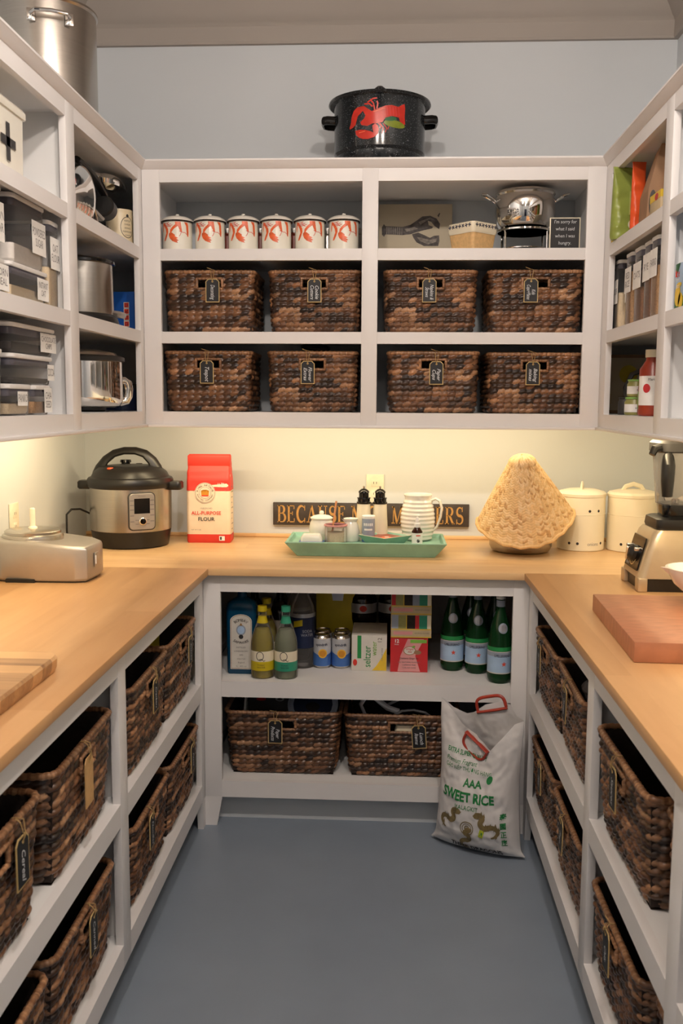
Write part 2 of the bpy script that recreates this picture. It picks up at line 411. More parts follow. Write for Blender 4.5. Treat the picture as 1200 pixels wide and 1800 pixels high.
# ================================================================= SHELVING
U = dict(z2=1.373, z3=1.4298, z4b=1.6744, z4=1.7155, z5b=1.9657, z5=2.0058, z6=2.2355, z7=2.283)
MAP = {'back': lambda s, d, z: (s, 3.38+d, z), 'left': lambda s, d, z: (-.892-d, s, z), 'right': lambda s, d, z: (.733+d, s, z),
       'lback': lambda s, d, z: (s, 3.083+d, z), 'lleft': lambda s, d, z: (-.629-d, s, z), 'lright': lambda s, d, z: (.466+d, s, z)}
def mbox(b, fn, s0, s1, d0, d1, z0, z1, m=0, bev=0):
    p, q = fn(s0, d0, z0), fn(s1, d1, z1)
    b.box(tuple(map(min, p, q)), tuple(map(max, p, q)), m, bev)
def capm(b, fn, s0, s1, mit):
    pr = [(0,2.279),(-.004,2.281),(-.018,2.303),(-.020,2.304),(-.020,2.3098),(.02,2.3098),(.02,2.279)]; n = len(pr)
    vs = [fn(s0-(d if mit else 0), d, z) for d, z in pr]+[fn(s1+(d if mit else (d if d < 0 else 0)), d, z) for d, z in pr]
    bm = bmesh.new(); v_ = [bm.verts.new(v) for v in vs]
    for i in range(n): bm.faces.new([v_[i], v_[(i+1) % n], v_[n+(i+1) % n], v_[n+i]])
    bm.faces.new(v_[:n]); bm.faces.new(v_[n:]); bmesh.ops.recalc_face_normals(bm, faces=bm.faces[:]); bm.verts.index_update()
    b.add([v.co[:] for v in bm.verts], [[v.index for v in f.verts] for f in bm.faces]); bm.free()
def wall_unit(kind, label, s0, s1, bays, depth, panels=None):
    fn = MAP[kind]; t = thing('wall_shelf_unit', label, 'shelves', fn((s0+s1)/2, 0, U['z2']), 0)
    L = -t.location
    def bd(b, name, mat, par=t): return b.build(name, mat, par, loc=L)
    b = B(); edges = [s0]
    for a, c in bays: edges += [a, c]
    edges.append(s1)
    for i in range(0, len(edges), 2): mbox(b, fn, edges[i], edges[i+1], 0, .02, U['z2'], U['z7'], 0, .0012)
    for a, c in bays:
        for z0, z1 in ((U['z2'], U['z3']), (U['z4b'], U['z4']), (U['z5b'], U['z5']), (U['z6'], U['z7'])): mbox(b, fn, a, c, .0004, .02, z0, z1)
    bd(b, 'face_frame', 'trim_white')
    k = 0 if kind == 'back' else .0
    for z0, z1, nm in ((U['z3']-.018, U['z3'], 'bottom_shelf'), (U['z4']-.022, U['z4'], 'shelf'), (U['z5']-.022, U['z5'], 'shelf'), (2.252, 2.283, 'top_board')):
        b = B(); mbox(b, fn, s0, s1, .02, depth, z0, z1-.0002); bd(b, nm, 'shelf_white')
    for i in range(2, len(edges)-2, 2):
        b = B(); m = (edges[i]+edges[i+1])/2; mbox(b, fn, m-.010, m+.010, .02, depth-.002, U['z3'], 2.252); bd(b, 'partition', 'shelf_white')
    if panels:
        for m in panels: b = B(); mbox(b, fn, m-.009, m+.009, .02, depth-.002, U['z3'], 2.252); bd(b, 'side_panel', 'shelf_white')
    cap = B(); tr = B()
    if kind == 'back': capm(cap, fn, s0, s1, 1); mbox(cap, fn, s0, s1, .02, depth, 2.283, 2.3098); mbox(tr, fn, s0+.01, s1-.01, -.008, .0, U['z2'], U['z2']+.011, 0, .003)
    else:
        e = 3.38-.0; capm(cap, fn, s0, e, 0); mbox(cap, fn, s0, s1, .02, depth, 2.283, 2.3098); mbox(tr, fn, s0, e-.0, -.008, .0, U['z2'], U['z2']+.011, 0, .003)
    bd(cap, 'cap_moulding', 'trim_white'); bd(tr, 'bottom_bead', 'trim_white')
    return t
wall_unit('back', 'white open wall shelves across the back wall with two wide bays of baskets', -.892, .733, [(-.829,-.110),(-.0536,.669)], .418, panels=[-.872,.713])
def side_edges(ys): return sorted([tuple(sorted(p)) for p in ys])
LB = side_edges([(3.334,2.670),(2.600,1.936),(1.866,1.20)]); RB = side_edges([(3.2975,2.675),(2.6055,1.98),(1.91,1.2)])
wl = wall_unit('left', 'white open wall shelves on the left wall holding steel pots and clear containers', 1.12, 3.38, LB, .366)
wr = wall_unit('right', 'white open wall shelves on the right wall holding grain jars and snack bags', 1.12, 3.38, RB, .335)
for t, s0 in ((wl, 1.12), (wr, 1.12)):
    fn = MAP['left' if t is wl else 'right']; b = B(); mbox(b, fn, s0, s0+.018, .02, .33, U['z3'], 2.252); b.build('end_panel', 'shelf_white', t, loc=-t.location)
# blind corner shelves of the side units run on to the back wall
for t, fn, dep in ((wl, MAP['left'], .366), (wr, MAP['right'], .335)):
    for z0, z1 in ((U['z3']-.018, U['z3']), (U['z4']-.022, U['z4']), (U['z5']-.022, U['z5']), (2.252, 2.3098)): b = B(); mbox(b, fn, 3.3805, 3.798, .0215, dep, z0, z1-.0002); b.build('corner_shelf', 'shelf_white', t, loc=-t.location)

LZ = dict(a=.1037, b=.1617, c=.4619, d=.5174, e=.8283, f=.889)
def base_unit(kind, label, s0, s1, edges, depth, parts, kick, feet):
    fn = MAP[kind]; t = thing('base_shelf_unit', label, 'shelves', fn((s0+s1)/2, 0, 0), 0); L = -t.location
    def bd(b, name, mat): return b.build(name, mat, t, loc=L)
    b = B()
    for i in range(0, len(edges), 2): mbox(b, fn, edges[i], edges[i+1], 0, .02, LZ['a'], LZ['f'], 0, .0012)
    for i in range(1, len(edges)-1, 2):
        for z0, z1 in ((LZ['a'], LZ['b']), (LZ['c'], LZ['d']), (LZ['e'], LZ['f'])): mbox(b, fn, edges[i], edges[i+1], .0004, .02, z0, z1)
    bd(b, 'face_frame', 'trim_white')
    for z0, z1, nm in ((LZ['b']-.02, LZ['b'], 'bottom_shelf'), (LZ['d']-.022, LZ['d'], 'shelf')):
        b = B(); mbox(b, fn, s0, s1, .02, depth, z0, z1-.0002); bd(b, nm, 'shelf_white')
    for m in parts: b = B(); mbox(b, fn, m-.01, m+.01, .02, depth-.002, LZ['b'], LZ['f']); bd(b, 'partition', 'shelf_white')
    b = B(); mbox(b, fn, s0, s1, kick, kick+.018, 0, LZ['a']+.03); bd(b, 'toe_kick', 'wall_paint')
    for e, w0, w1 in feet:   # tapered feet: (outer edge, width at top signed, width at floor signed)
        b = B(); p = [fn(e, 0, 0), fn(e+w1, 0, 0), fn(e+w0, 0, LZ['a']), fn(e, 0, LZ['a'])]; q = [fn(e, .02, 0), fn(e+w1, .02, 0), fn(e+w0, .02, LZ['a']), fn(e, .02, LZ['a'])]
        b.add(p+q, [(0,1,2,3),(7,6,5,4),(0,4,5,1),(1,5,6,2),(2,6,7,3),(3,7,4,0)]); o = bd(b, 'foot', 'trim_white')
        bm = bmesh.new(); bm.from_mesh(o.data); bmesh.ops.recalc_face_normals(bm, faces=bm.faces[:]); bm.to_mesh(o.data); bm.free()
    return t
base_unit('lback', 'white open base shelves at the back holding bottles above and two baskets below', -.629, .466, [-.629,-.570,.4137,.466], .715, [], .068, [(-.629,.059,.040),(.466,-.052,-.036)])
for m in (-.620, .457): pass
base_unit('lleft', 'white open base shelves along the left wall under the worktop', .30, 3.083, [.30,.36,1.15,1.21,2.0896,2.152,3.032,3.083][0:8], .629, [.31,1.18,2.139], .075, [(3.083,-.051,-.035)])
base_unit('lright', 'white open base shelves along the right wall under the worktop', .30, 3.083, [.30,.36,1.419,1.479,2.084,2.145,3.016,3.083], .602, [.31,2.132], .075, [(3.083,-.067,-.045)])
# blind-corner boards
for nm, x0, x1 in (('left', XL, -.650), ('right', .487, XR)):
    for z0, z1 in ((.1417,.1615),(.4954,.5172)):
        o = B().box((x0+.001, 3.084, z0), (x1, 3.798, z1)).build('corner_shelf', 'shelf_white'); p = [q for q in bpy.data.objects if q.name.startswith('base_shelf_unit') and nm in q['label']][0]; o.parent = p; o.location = -p.location

# worktop (one continuous U)
ct = thing('countertop', 'pale butcher block wooden worktop running round three walls', 'countertop', (0, 3.42, .889)); L = -ct.location
B().box((XL, 3.048, .889), (XR, YB, .914), 0, .003).build('back_run', 'counter_x', ct, loc=L)
B().box((XL, .28, .889), (-.603, 3.048, .914), 0, .003).build('left_run', 'counter_y', ct, loc=L)
B().box((.443, .28, .889), (XR, 3.048, .914), 0, .003).build('right_run', 'counter_y', ct, loc=L)
B().box((XL, 3.784, .9142), (XR, YB, .929), 0, .003).build('upstand_strip', 'counter_x', ct, loc=L)

# ================================================================= BASKETS
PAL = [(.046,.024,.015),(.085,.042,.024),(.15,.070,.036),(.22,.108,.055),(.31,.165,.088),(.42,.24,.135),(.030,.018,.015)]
def rpath(w, d, r, n):
    """n points evenly along a rounded rectangle, starting mid-front (-y), counter-clockwise; returns (x,y,nx,ny)"""
    seg = []; a, c = w/2-r, d/2-r
    pts = []
    Ls = [a, PI/2*r, 2*c, PI/2*r, 2*a, PI/2*r, 2*c, PI/2*r, a]; T = sum(Ls)
    for i in range(n):
        s = T*i/n; k = 0
        while s > Ls[k]: s -= Ls[k]; k += 1
        f = s/Ls[k]
        if k == 0: pts.append((s, -d/2, 0, -1))
        elif k == 8: pts.append((-a+s, -d/2, 0, -1))
        elif k == 2: pts.append((w/2, -c+s, 1, 0))
        elif k == 4: pts.append((a-s, d/2, 0, 1))
        elif k == 6: pts.append((-w/2, c-s, -1, 0))
        else:
            cx, cy, a0 = {1:(a,-c,-90),3:(a,c,0),5:(-a,c,90),7:(-a,-c,180)}[k]; an = R(a0+90*f)
            pts.append((cx+r*math.cos(an), cy+r*math.sin(an), math.cos(an), math.sin(an)))
    return pts, T
def basket_proto(w, d, h, ph, pw, taper, seed, r=.022, hole=(.09,.036,.022), A=.0095):
    rg = random.Random(seed); T = rpath(w, d, r, 10)[1]; N = int(round(T/pw)); Rw = int(round(h/ph)); ph = h/Rw; pu, pv = 8, 6
    n = N*pu; hw, hh, ht = hole
    vs = []; fs = []; cols = []
    nub = [[None]*N for _ in range(Rw)]
    for j in range(Rw):
        base = rb = rg.choice([0,1,1,2,2,2,3,3])
        for i in range(N):
            if rg.random() < .55: base = max(0, min(5, rb+rg.choice([-2,-1,0,0,1,1,2])))
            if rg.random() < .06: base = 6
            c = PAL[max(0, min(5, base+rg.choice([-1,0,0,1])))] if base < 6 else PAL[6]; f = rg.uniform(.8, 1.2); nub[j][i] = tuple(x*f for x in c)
    ro = [rg.uniform(-.12,.12)+(.5 if j % 2 else 0)*.0 for j in range(Rw)]
    ct_, st_ = math.cos(R(15)), math.sin(R(15)); vcol = []
    js = [[rg.uniform(-.10,.10) for _ in range(Rw)] for _ in range(N)]
    for jj in range(Rw*pv+1):
        t = jj/pv; z = h*t/Rw; k = 1-taper*(1-t/Rw)
        rr = min(r, w*k/2-.001); low = max(0, 1-z/.03)
        pts, _ = rpath(w*k-2*A-low*.016, d*k-2*A-low*.016, rr, n)
        row = min(Rw-1, int(t))
        for i, (x, y, nx, ny) in enumerate(pts):
            s = i/pu; best = 0; bc = None
            for rw in (row-1, row, row+1):
                if not 0 <= rw < Rw: continue
                s2 = s-ro[rw]; c0 = math.floor(s2)
                for cc in (c0-1, c0, c0+1):
                    dx = (s2-cc-.5)*pw; dy = (t-rw-.5)*ph
                    xr = dx*ct_+dy*st_; yr = -dx*st_+dy*ct_; e = (xr/(.70*pw))**2+(yr/(.50*ph))**2
                    if e < 1:
                        a = math.sqrt(1-e)*(1+js[cc % N][rw]*2)
                        if a > best: best = a; bc = nub[rw][cc % N]
            vcol.append(tuple(x*.8 for x in PAL[0]) if best < .30 else (bc or nub[row][int(s) % N]))  # gaps between nubs get a dark colour: shade of the weave painted in
            dd = A*best; vs.append((x+nx*dd, y+ny*dd, z))
    for jj in range(Rw*pv):
        row = jj//pv
        for i in range(n):
            k = (i+1) % n; p0 = vs[jj*n+i]; p1 = vs[(jj+1)*n+k]; xm, zm = (p0[0]+vs[jj*n+k][0])/2, (p0[2]+p1[2])/2
            if p0[1] < -d/2*.8 and abs(xm) < hw/2 and h-ht-hh < zm < h-ht: continue
            fs.append((jj*n+i, jj*n+k, (jj+1)*n+k, (jj+1)*n+i))
    me = bpy.data.meshes.new('weave'); me.from_pydata(vs, [], fs); me.shade_smooth()
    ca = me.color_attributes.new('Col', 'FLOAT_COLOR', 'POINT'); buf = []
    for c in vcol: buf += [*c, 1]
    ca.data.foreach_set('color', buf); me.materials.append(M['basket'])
    # inside lining: thin inner skin with the same cut-out, plus floor
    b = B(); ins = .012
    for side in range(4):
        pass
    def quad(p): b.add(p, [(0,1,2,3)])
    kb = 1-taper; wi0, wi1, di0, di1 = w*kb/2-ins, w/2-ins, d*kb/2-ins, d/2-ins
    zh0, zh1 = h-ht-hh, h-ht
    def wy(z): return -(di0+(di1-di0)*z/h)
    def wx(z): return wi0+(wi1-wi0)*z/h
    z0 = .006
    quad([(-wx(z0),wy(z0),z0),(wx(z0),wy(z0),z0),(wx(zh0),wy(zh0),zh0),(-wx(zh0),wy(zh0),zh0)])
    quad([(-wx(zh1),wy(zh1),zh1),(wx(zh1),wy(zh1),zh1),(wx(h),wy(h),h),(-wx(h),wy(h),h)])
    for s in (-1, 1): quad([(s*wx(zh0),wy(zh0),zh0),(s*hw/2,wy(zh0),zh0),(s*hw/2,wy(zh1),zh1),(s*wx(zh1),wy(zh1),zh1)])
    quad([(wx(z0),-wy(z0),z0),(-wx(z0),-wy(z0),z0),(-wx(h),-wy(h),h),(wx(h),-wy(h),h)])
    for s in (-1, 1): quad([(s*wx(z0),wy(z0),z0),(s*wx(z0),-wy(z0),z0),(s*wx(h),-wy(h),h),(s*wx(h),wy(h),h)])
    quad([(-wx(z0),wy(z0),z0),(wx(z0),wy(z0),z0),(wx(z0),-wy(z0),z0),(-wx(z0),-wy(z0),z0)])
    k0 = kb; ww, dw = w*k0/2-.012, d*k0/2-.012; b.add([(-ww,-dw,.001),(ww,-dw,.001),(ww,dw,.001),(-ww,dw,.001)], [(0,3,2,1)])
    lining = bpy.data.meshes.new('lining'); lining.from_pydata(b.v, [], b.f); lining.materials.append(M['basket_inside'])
    # wrapped rim and cut-out edge
    def coil(path, rad, step, closed=True):
        vs = []; fs = []; cl = []; n = len(path); sg = 8
        for i, p in enumerate(path):
            q = path[(i+1) % n]; o = path[i-1]; tt = Vector((q[0]-o[0], q[1]-o[1], q[2]-o[2])).normalized(); up = Vector((0,0,1)) if abs(tt.z) < .9 else Vector((0,-1,0)); sd = tt.cross(up).normalized(); up = sd.cross(tt)
            for k in range(sg):
                a = 2*PI*k/sg; ra = rad*(1+.13*math.sin(2*PI*(i/4+a/(2*PI)))); v = Vector(p)+sd*math.cos(a)*ra+up*math.sin(a)*ra; vs.append(tuple(v))
        for i in range(n):
            j = (i+1) % n; c = PAL[rg.choice([3,3,4,4,4,5])]
            for k in range(sg): fs.append((i*sg+k, i*sg+(k+1) % sg, j*sg+(k+1) % sg, j*sg+k)); cl.append(c)
        m = bpy.data.meshes.new('coil'); m.from_pydata(vs, [], fs); m.shade_smooth(); ca = m.color_attributes.new('Col', 'FLOAT_COLOR', 'CORNER'); bf = []
        for f, c in zip(fs, cl): bf += [*c, 1]*4
        ca.data.foreach_set('color', bf); m.materials.append(M['basket']); return m
    nn = int(T/.0042); pts, _ = rpath(w-.012, d-.012, r, nn); rim = coil([(x, y, h+.001) for x, y, _, _ in pts], .0075, .004)
    yy = -d/2+.0035; hp = []
    m = 22; 
    for i in range(m): hp.append((-hw/2+hw*i/m, yy, zh0))
    for i in range(8): hp.append((hw/2, yy, zh0+hh*i/8))
    for i in range(m): hp.append((hw/2-hw*i/m, yy, zh1))
    for i in range(8): hp.append((-hw/2, yy, zh1-hh*i/8))
    edge = coil(hp, .0052, .004)
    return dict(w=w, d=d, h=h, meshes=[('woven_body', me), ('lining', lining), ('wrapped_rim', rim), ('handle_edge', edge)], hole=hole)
def basket(proto, label, loc, rz, txt=None, tx=0.0, tz=None, sc=(1,1,1), group=None, plain=False, tilt=0, tsize=None, tw=.050, thh=.083):
    t = thing('woven_basket', label, 'basket', loc, rz, group); t.scale = (1,1,1)
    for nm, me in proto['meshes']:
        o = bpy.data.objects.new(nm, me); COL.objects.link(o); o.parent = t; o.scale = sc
    if txt is not None:
        y = -proto['d']/2*sc[1]-.0075; h = proto['h']*sc[2]; zt = h-.020 if tz is None else tz
        w, hgt = tw, thh; c = .010
        out = lambda k: [(-w/2+k, -hgt+k), (w/2-k, -hgt+k), (w/2-k, -c-k*.4), (w/2-c-k*.4, -k), (-w/2+c+k*.4, -k), (-w/2+k, -c-k*.4)]
        X = Matrix.Translation((tx, y, zt)) @ Matrix.Rotation(R(tilt), 4, 'Y') @ Matrix.Rotation(PI/2, 4, 'X')
        bb = B().prism(out(0), 0, .0022, 0, X); brd = bb.build('label_tag', 'tag_wood' if plain else 'gold_edge', t, ang=20)
        if not plain: B().prism(out(.0028), .0012, .0027, 0, X).build('chalk_face', 'chalk_black', brd, ang=20)
        B().lathe([(.0016,0),(.0034,0),(.0034,.0010),(.0016,.0010),(.0016,0)], seg=14, X=X @ Matrix.Translation((0,-.010,.0026))).build('eyelet', 'gold_edge', brd)
        q0 = X @ Vector((0,-.010,.003)); top = (tx+.002, y+.004, h+.009)
        B().tube([q0, q0+Vector((.003,-.004,.012)), Vector(top)+Vector((.006,-.006,-.004)), top, Vector(top)+Vector((0,.012,.0))], .0011, 6).build('twine', 'twine', brd)
        B().tube([q0, q0+Vector((-.003,-.004,.012)), Vector(top)+Vector((-.008,-.006,-.004)), Vector(top)+Vector((-.003,.003,0)), Vector(top)+Vector((-.022,-.004,.006))], .0011, 6).build('twine', 'twine', brd)
        if txt:
            fn = lambda u, v: tuple(X @ Vector((u, v, .0031)))
            lines = txt.split('\n'); sz = tsize or (.021 if len(lines) == 1 else .018)
            mx = max(len(l) for l in lines); sx = min(1.0, (hgt-.024)/(mx*sz*.52))
            text(txt, sz, fn, 'chalk_white', brd, 'handwriting', bold=.0002, shear=.35, rot=-PI/2, at=(.000, -.012-(hgt-.014)/2), sx=sx, space=.95)
    return t
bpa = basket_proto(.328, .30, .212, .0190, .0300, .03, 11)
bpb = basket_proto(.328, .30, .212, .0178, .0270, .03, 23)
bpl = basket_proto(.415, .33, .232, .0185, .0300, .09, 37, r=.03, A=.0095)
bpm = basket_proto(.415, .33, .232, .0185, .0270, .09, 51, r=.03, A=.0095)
UB = [(-.661,1.7155,bpa,'Decorating',.013,'dark woven basket tagged for decorating, far left of the upper basket row'),
      (-.280,1.7155,bpb,'Cookie\nCutters',.002,'reddish brown woven basket tagged for cookie cutters, second in the upper row'),
      (.134,1.7155,bpb,'Napkins &\nStraws',-.005,'glossy woven basket tagged for napkins and straws, third in the upper row'),
      (.507,1.7155,bpa,"Kids\nCups+Plates",-.018,'brown woven basket tagged for kids cups and plates, far right of the upper row'),
      (-.670,1.4298,bpa,'Teapot',-.003,'dark woven basket with one-word tag, far left of the lower wall shelf row'),
      (-.288,1.4298,bpb,'Flower\nExtras',-.016,'wide woven basket with black lid poking out, second in the lower wall shelf row'),
      (.150,1.4298,bpa,'Paper\nCups',.012,'fine woven basket tagged for paper cups, third in the lower wall shelf row'),
      (.509,1.4298,bpb,'Baking\nmixes',-.008,'dark streaked woven basket tagged for baking mixes, bottom right of the wall shelves')]
for i, (x, z, pr, tx, dx, lb) in enumerate(UB):
    h = .212; sc = ((.333, .335, .336, .338, .324, .330, .334, .340)[i]/.328, 1, 1.0 if i < 4 else (.995,.995,1.0,.985)[i-4])
    rx = -sc[0]*(.328)/2
    basket(pr, lb, (x, 3.41+.15, z+.0008), R((.6,-.4,.3,-.6,1.0,.4,-.8,.5)[i]), tx, dx, h-.024 if i < 4 else h-.028, sc, 'woven baskets on the back wall shelves')
o = tag(B().tube([(-.05+.10*math.cos(a)*.5, .02+.05*math.sin(a), 0) for a in [i*2*PI/24 for i in range(24)]], .006, 8, closed=True).lathe([(0,.0),(.045,.002),(.045,.006),(0,.008)], c=(-.05,.02,-.004), seg=24).build('dish_lid', 'black_gloss', None, loc=(-.235, 3.50, 1.659)), 'black round lid poking above the rim of a wall shelf basket', 'lid')
o.rotation_euler = (R(14), R(6), 0)
# lower back shelf baskets
basket(bpl, 'large dark basket with a blue lidded tub, left of the two under the bottles', (-.366, 3.300, .1625), 0, 'Paper\nProducts', -.024, .205, (1,1,.97), 'large baskets on the base shelves')
basket(bpm, 'large brown basket with pale straps hanging out, beside the rice sack', (.050, 3.300, .1625), 0, 'Lunch\nItems', .056, .199, (.985,1,.96), 'large baskets on the base shelves', tilt=-4)
# side base shelves: rz +90 faces the aisle from the left, -90 from the right
LBK = [  # x front, y centre, z, width, tag, dx, label, plain
 (-.655, 2.824, .5182, .40, 'Snacks', .05, 'basket with yellow packet, nearest the gin bottle on the upper left base shelf'),
 (-.650, 2.408, .5182, .405, 'Crackers', .0, 'basket left of the yellow packet basket on the upper left base shelf'),
 (-.652, 2.824, .1625, .40, 'Pasta', .05, 'basket on the lower left base shelf closest to the back unit'),
 (-.652, 2.415, .1625, .40, 'Noodles', -.06, 'second basket from the back unit on the lower left base shelf'),
 (-.652, 1.883, .5182, .405, '', -.03, 'basket with a blank tan tag on the upper left base shelf'),
 (-.650, 1.420, .5182, .41, 'Cereal', .075, 'nearest basket at the left picture edge tagged for cereal'),
 (-.655, 1.868, .1625, .43, 'Canned', .0, 'large basket with black tag below the blank-tagged basket'),
 (-.650, 1.432, .1625, .41, None, 0, 'basket cut off by the bottom left corner of the photo')]
for i, (x, y, z, wd, tx, dx, lb) in enumerate(LBK):
    basket((bpl, bpm)[i % 2], lb, (x-.147, y, z), PI/2+R((0,.5,-.4,.3,1.0,-.8,.6,0)[i]), tx, dx, .21, (wd/.415, 1, 1 if z > .3 else .95), 'large baskets on the base shelves', plain=(i == 4), tw=.052, thh=.105 if i == 4 else .09)
RBK = [
 (.492, 2.810, .5182, .40, 'Beans', -.04, 'basket on the upper right base shelf nearest the sparkling water'),
 (.490, 2.400, .5182, .405, 'Soup', .0, 'basket holding clear tubs on the upper right base shelf'),
 (.492, 2.810, .1625, .40, 'Foil', .03, 'basket behind the rice sack on the lower right base shelf'),
 (.490, 2.392, .1625, .405, 'Bags', .0, 'basket left of the divider on the lower right base shelf'),
 (.490, 1.873, .5182, .41, 'Sauces', .0, 'large basket below the chopping board corner on the upper right base shelf'),
 (.516, 1.445, .5182, .41, None, 0, 'basket cut by the right picture edge on the upper right base shelf'),
 (.490, 1.873, .1625, .41, 'Oils', .0, 'basket at lower right with a black tag and a green item inside'),
 (.516, 1.450, .1625, .41, None, 0, 'basket cut off by the bottom right corner of the photo')]
for i, (x, y, z, wd, tx, dx, lb) in enumerate(RBK):
    basket((bpm, bpl)[i % 2], lb, (x+.147, y, z), -PI/2+R((0,-1.5,.6,-.3,.8,-1,.5,0)[i]), tx, dx, .21, (wd/.415, 1, .97 if z > .3 else .93), 'large baskets on the base shelves', tw=.052, thh=.09, tilt=(4 if i % 2 else -3))

# LED bars fixed to the back of the bottom rails
for lb, a_, b_ in (('slim light bar under the back wall shelves', (-.86, 3.400, 1.396), (.70, 3.4065, 1.408)), ('slim light bar under the left wall shelves', (-.9185, 1.15, 1.396), (-.912, 3.35, 1.408)), ('slim light bar under the right wall shelves', (.753, 1.15, 1.396), (.7595, 3.35, 1.408))):
    c_ = tuple((p+q)/2 for p, q in zip(a_, b_)); tag(B().box(tuple(p-q for p, q in zip(a_, c_)), tuple(p-q for p, q in zip(b_, c_))).build('light_bar', 'white_plastic', loc=c_), lb, 'light')

# ================================================================= THINGS ON TOP OF THE SHELVES
def at(o, x, y, z, rz=0): o.location = (x, y, z); o.rotation_euler = (0,0,rz); return o
# lobster canning pot
px, py_, pz, pr = -.055, 3.575, 2.3105, .166
t = thing('stock_pot', 'black speckled enamel stock pot painted with a red lobster', 'pot', (px, py_, pz))
B().lathe([(0,0),(.150,0),(.156,.010),(.158,.046),(.166,.056),(.166,.225),(.170,.232),(.160,.232),(.158,.05),(0,.045)], seg=64).build('body', 'speckle', t)
B().lathe([(.150,.236),(.182,.226),(.187,.230),(.186,.236),(.150,.244),(.10,.262),(.05,.272),(0,.275)], seg=64).build('lid', 'speckle', t)
B().lathe([(0,.272),(.008,.273),(.008,.282),(.018,.286),(.020,.294),(.012,.301),(0,.302)], seg=20).build('lid_knob', 'black_gloss', t)
for s in (-1, 1):
    h = B(); pts = [(s*.160,-.040,.172),(s*.190,-.038,.174),(s*.204,-.028,.175),(s*.206,0,.175),(s*.204,.028,.175),(s*.190,.038,.174),(s*.160,.040,.172)]
    h.tube(pts, .0085, 10, flat=1.8); h.build('side_handle', 'black_gloss', t)
k = .000377; lob = lambda X, Y: ((X-580)*k, (785-Y)*k)
def LP(pts): return [lob(*p) for p in pts]
sh = []
sh.append((LP([(512,340),(560,322),(640,292),(700,285),(765,296),(790,280),(828,262),(836,300),(832,380),(838,440),(812,470),(780,420),(770,390),(700,382),(640,400),(612,440),(560,450),(520,450),(470,470),(412,455),(400,430),(440,400),(452,372),(425,330),(400,290),(440,290),(480,320)]), 0))
sh.append((LP([(400,290),(425,330),(405,350),(375,372),(362,410),(350,448),(318,470),(285,480),(282,462),(300,420),(306,370),(330,320),(365,295)]), 0))
sh.append((LP([(350,500),(400,497),(450,503),(500,518),(530,532),(522,500),(518,468),(545,450),(572,470),(580,505),(572,545),(535,572),(480,586),(430,583),(385,565),(355,535)]), 0))
for q in ((470,260,560,225),(440,272,520,300),(560,250,560,320),(500,240,540,330)): sh += [(p, 0) for p in ribbon([lob(q[0],q[1]), lob((q[0]+q[2])/2+8,(q[1]+q[3])/2-14), lob(q[2],q[3])], .0048)]
for q in ((590,450,610,540),(620,450,640,530),(650,440,662,505),(575,450,590,500)): sh += [(p, 0) for p in ribbon([lob(q[0],q[1]), lob(q[2]+12,(q[1]+q[3])/2), lob(q[2],q[3])], .0036)]
sh.append(([*[(lob(730,452)[0]+a, lob(730,452)[1]+b_) for a, b_ in ell(0,0,.040,.0125,-.12)]], 1))
sh.append(([*[(lob(690,408)[0]+a, lob(690,408)[1]+b_) for a, b_ in ell(0,0,.022,.007,.1)]], 2))
sh.append((LP([(528,342),(600,322),(640,310),(640,316),(600,330),(530,350)]), 3)); sh.append((LP([(388,520),(450,512),(450,518),(390,528)]), 3))
for i in range(5): sh.append((LP([(650+i*28,300),(656+i*28,300),(664+i*28,380),(659+i*28,380)]), 4))
decal('lobster_picture', sh, wrap(.166, (0,0,0)), ['pot_red','pickle_green','leaf_green','coral_red','carton_red'], t, .012)

# tall steel stock pot on the left shelf
t = thing('stock_pot', 'tall brushed steel stock pot on top of the left shelves', 'pot', (-1.085, 3.005, 2.3105))
B().lathe([(0,0),(.148,0),(.153,.006),(.153,.335),(.158,.341),(.158,.347),(.150,.347),(.148,.02),(0,.015)], seg=72).build('body', 'steel_soft', t)
for s in (R(-65), R(115)):
    X = Matrix.Rotation(s, 4, 'Z'); h = B().tube([(.150,-.055,.285),(.165,-.055,.285),(.185,-.045,.287),(.192,0,.288),(.185,.045,.287),(.165,.055,.285),(.150,.055,.285)], .0055, 10, X=X)
    for q in (-.055, .055): h.box((.150,q-.012,.265),(.156,q+.012,.30), 0, .002, X)
    h.build('side_handle', 'chrome', t)

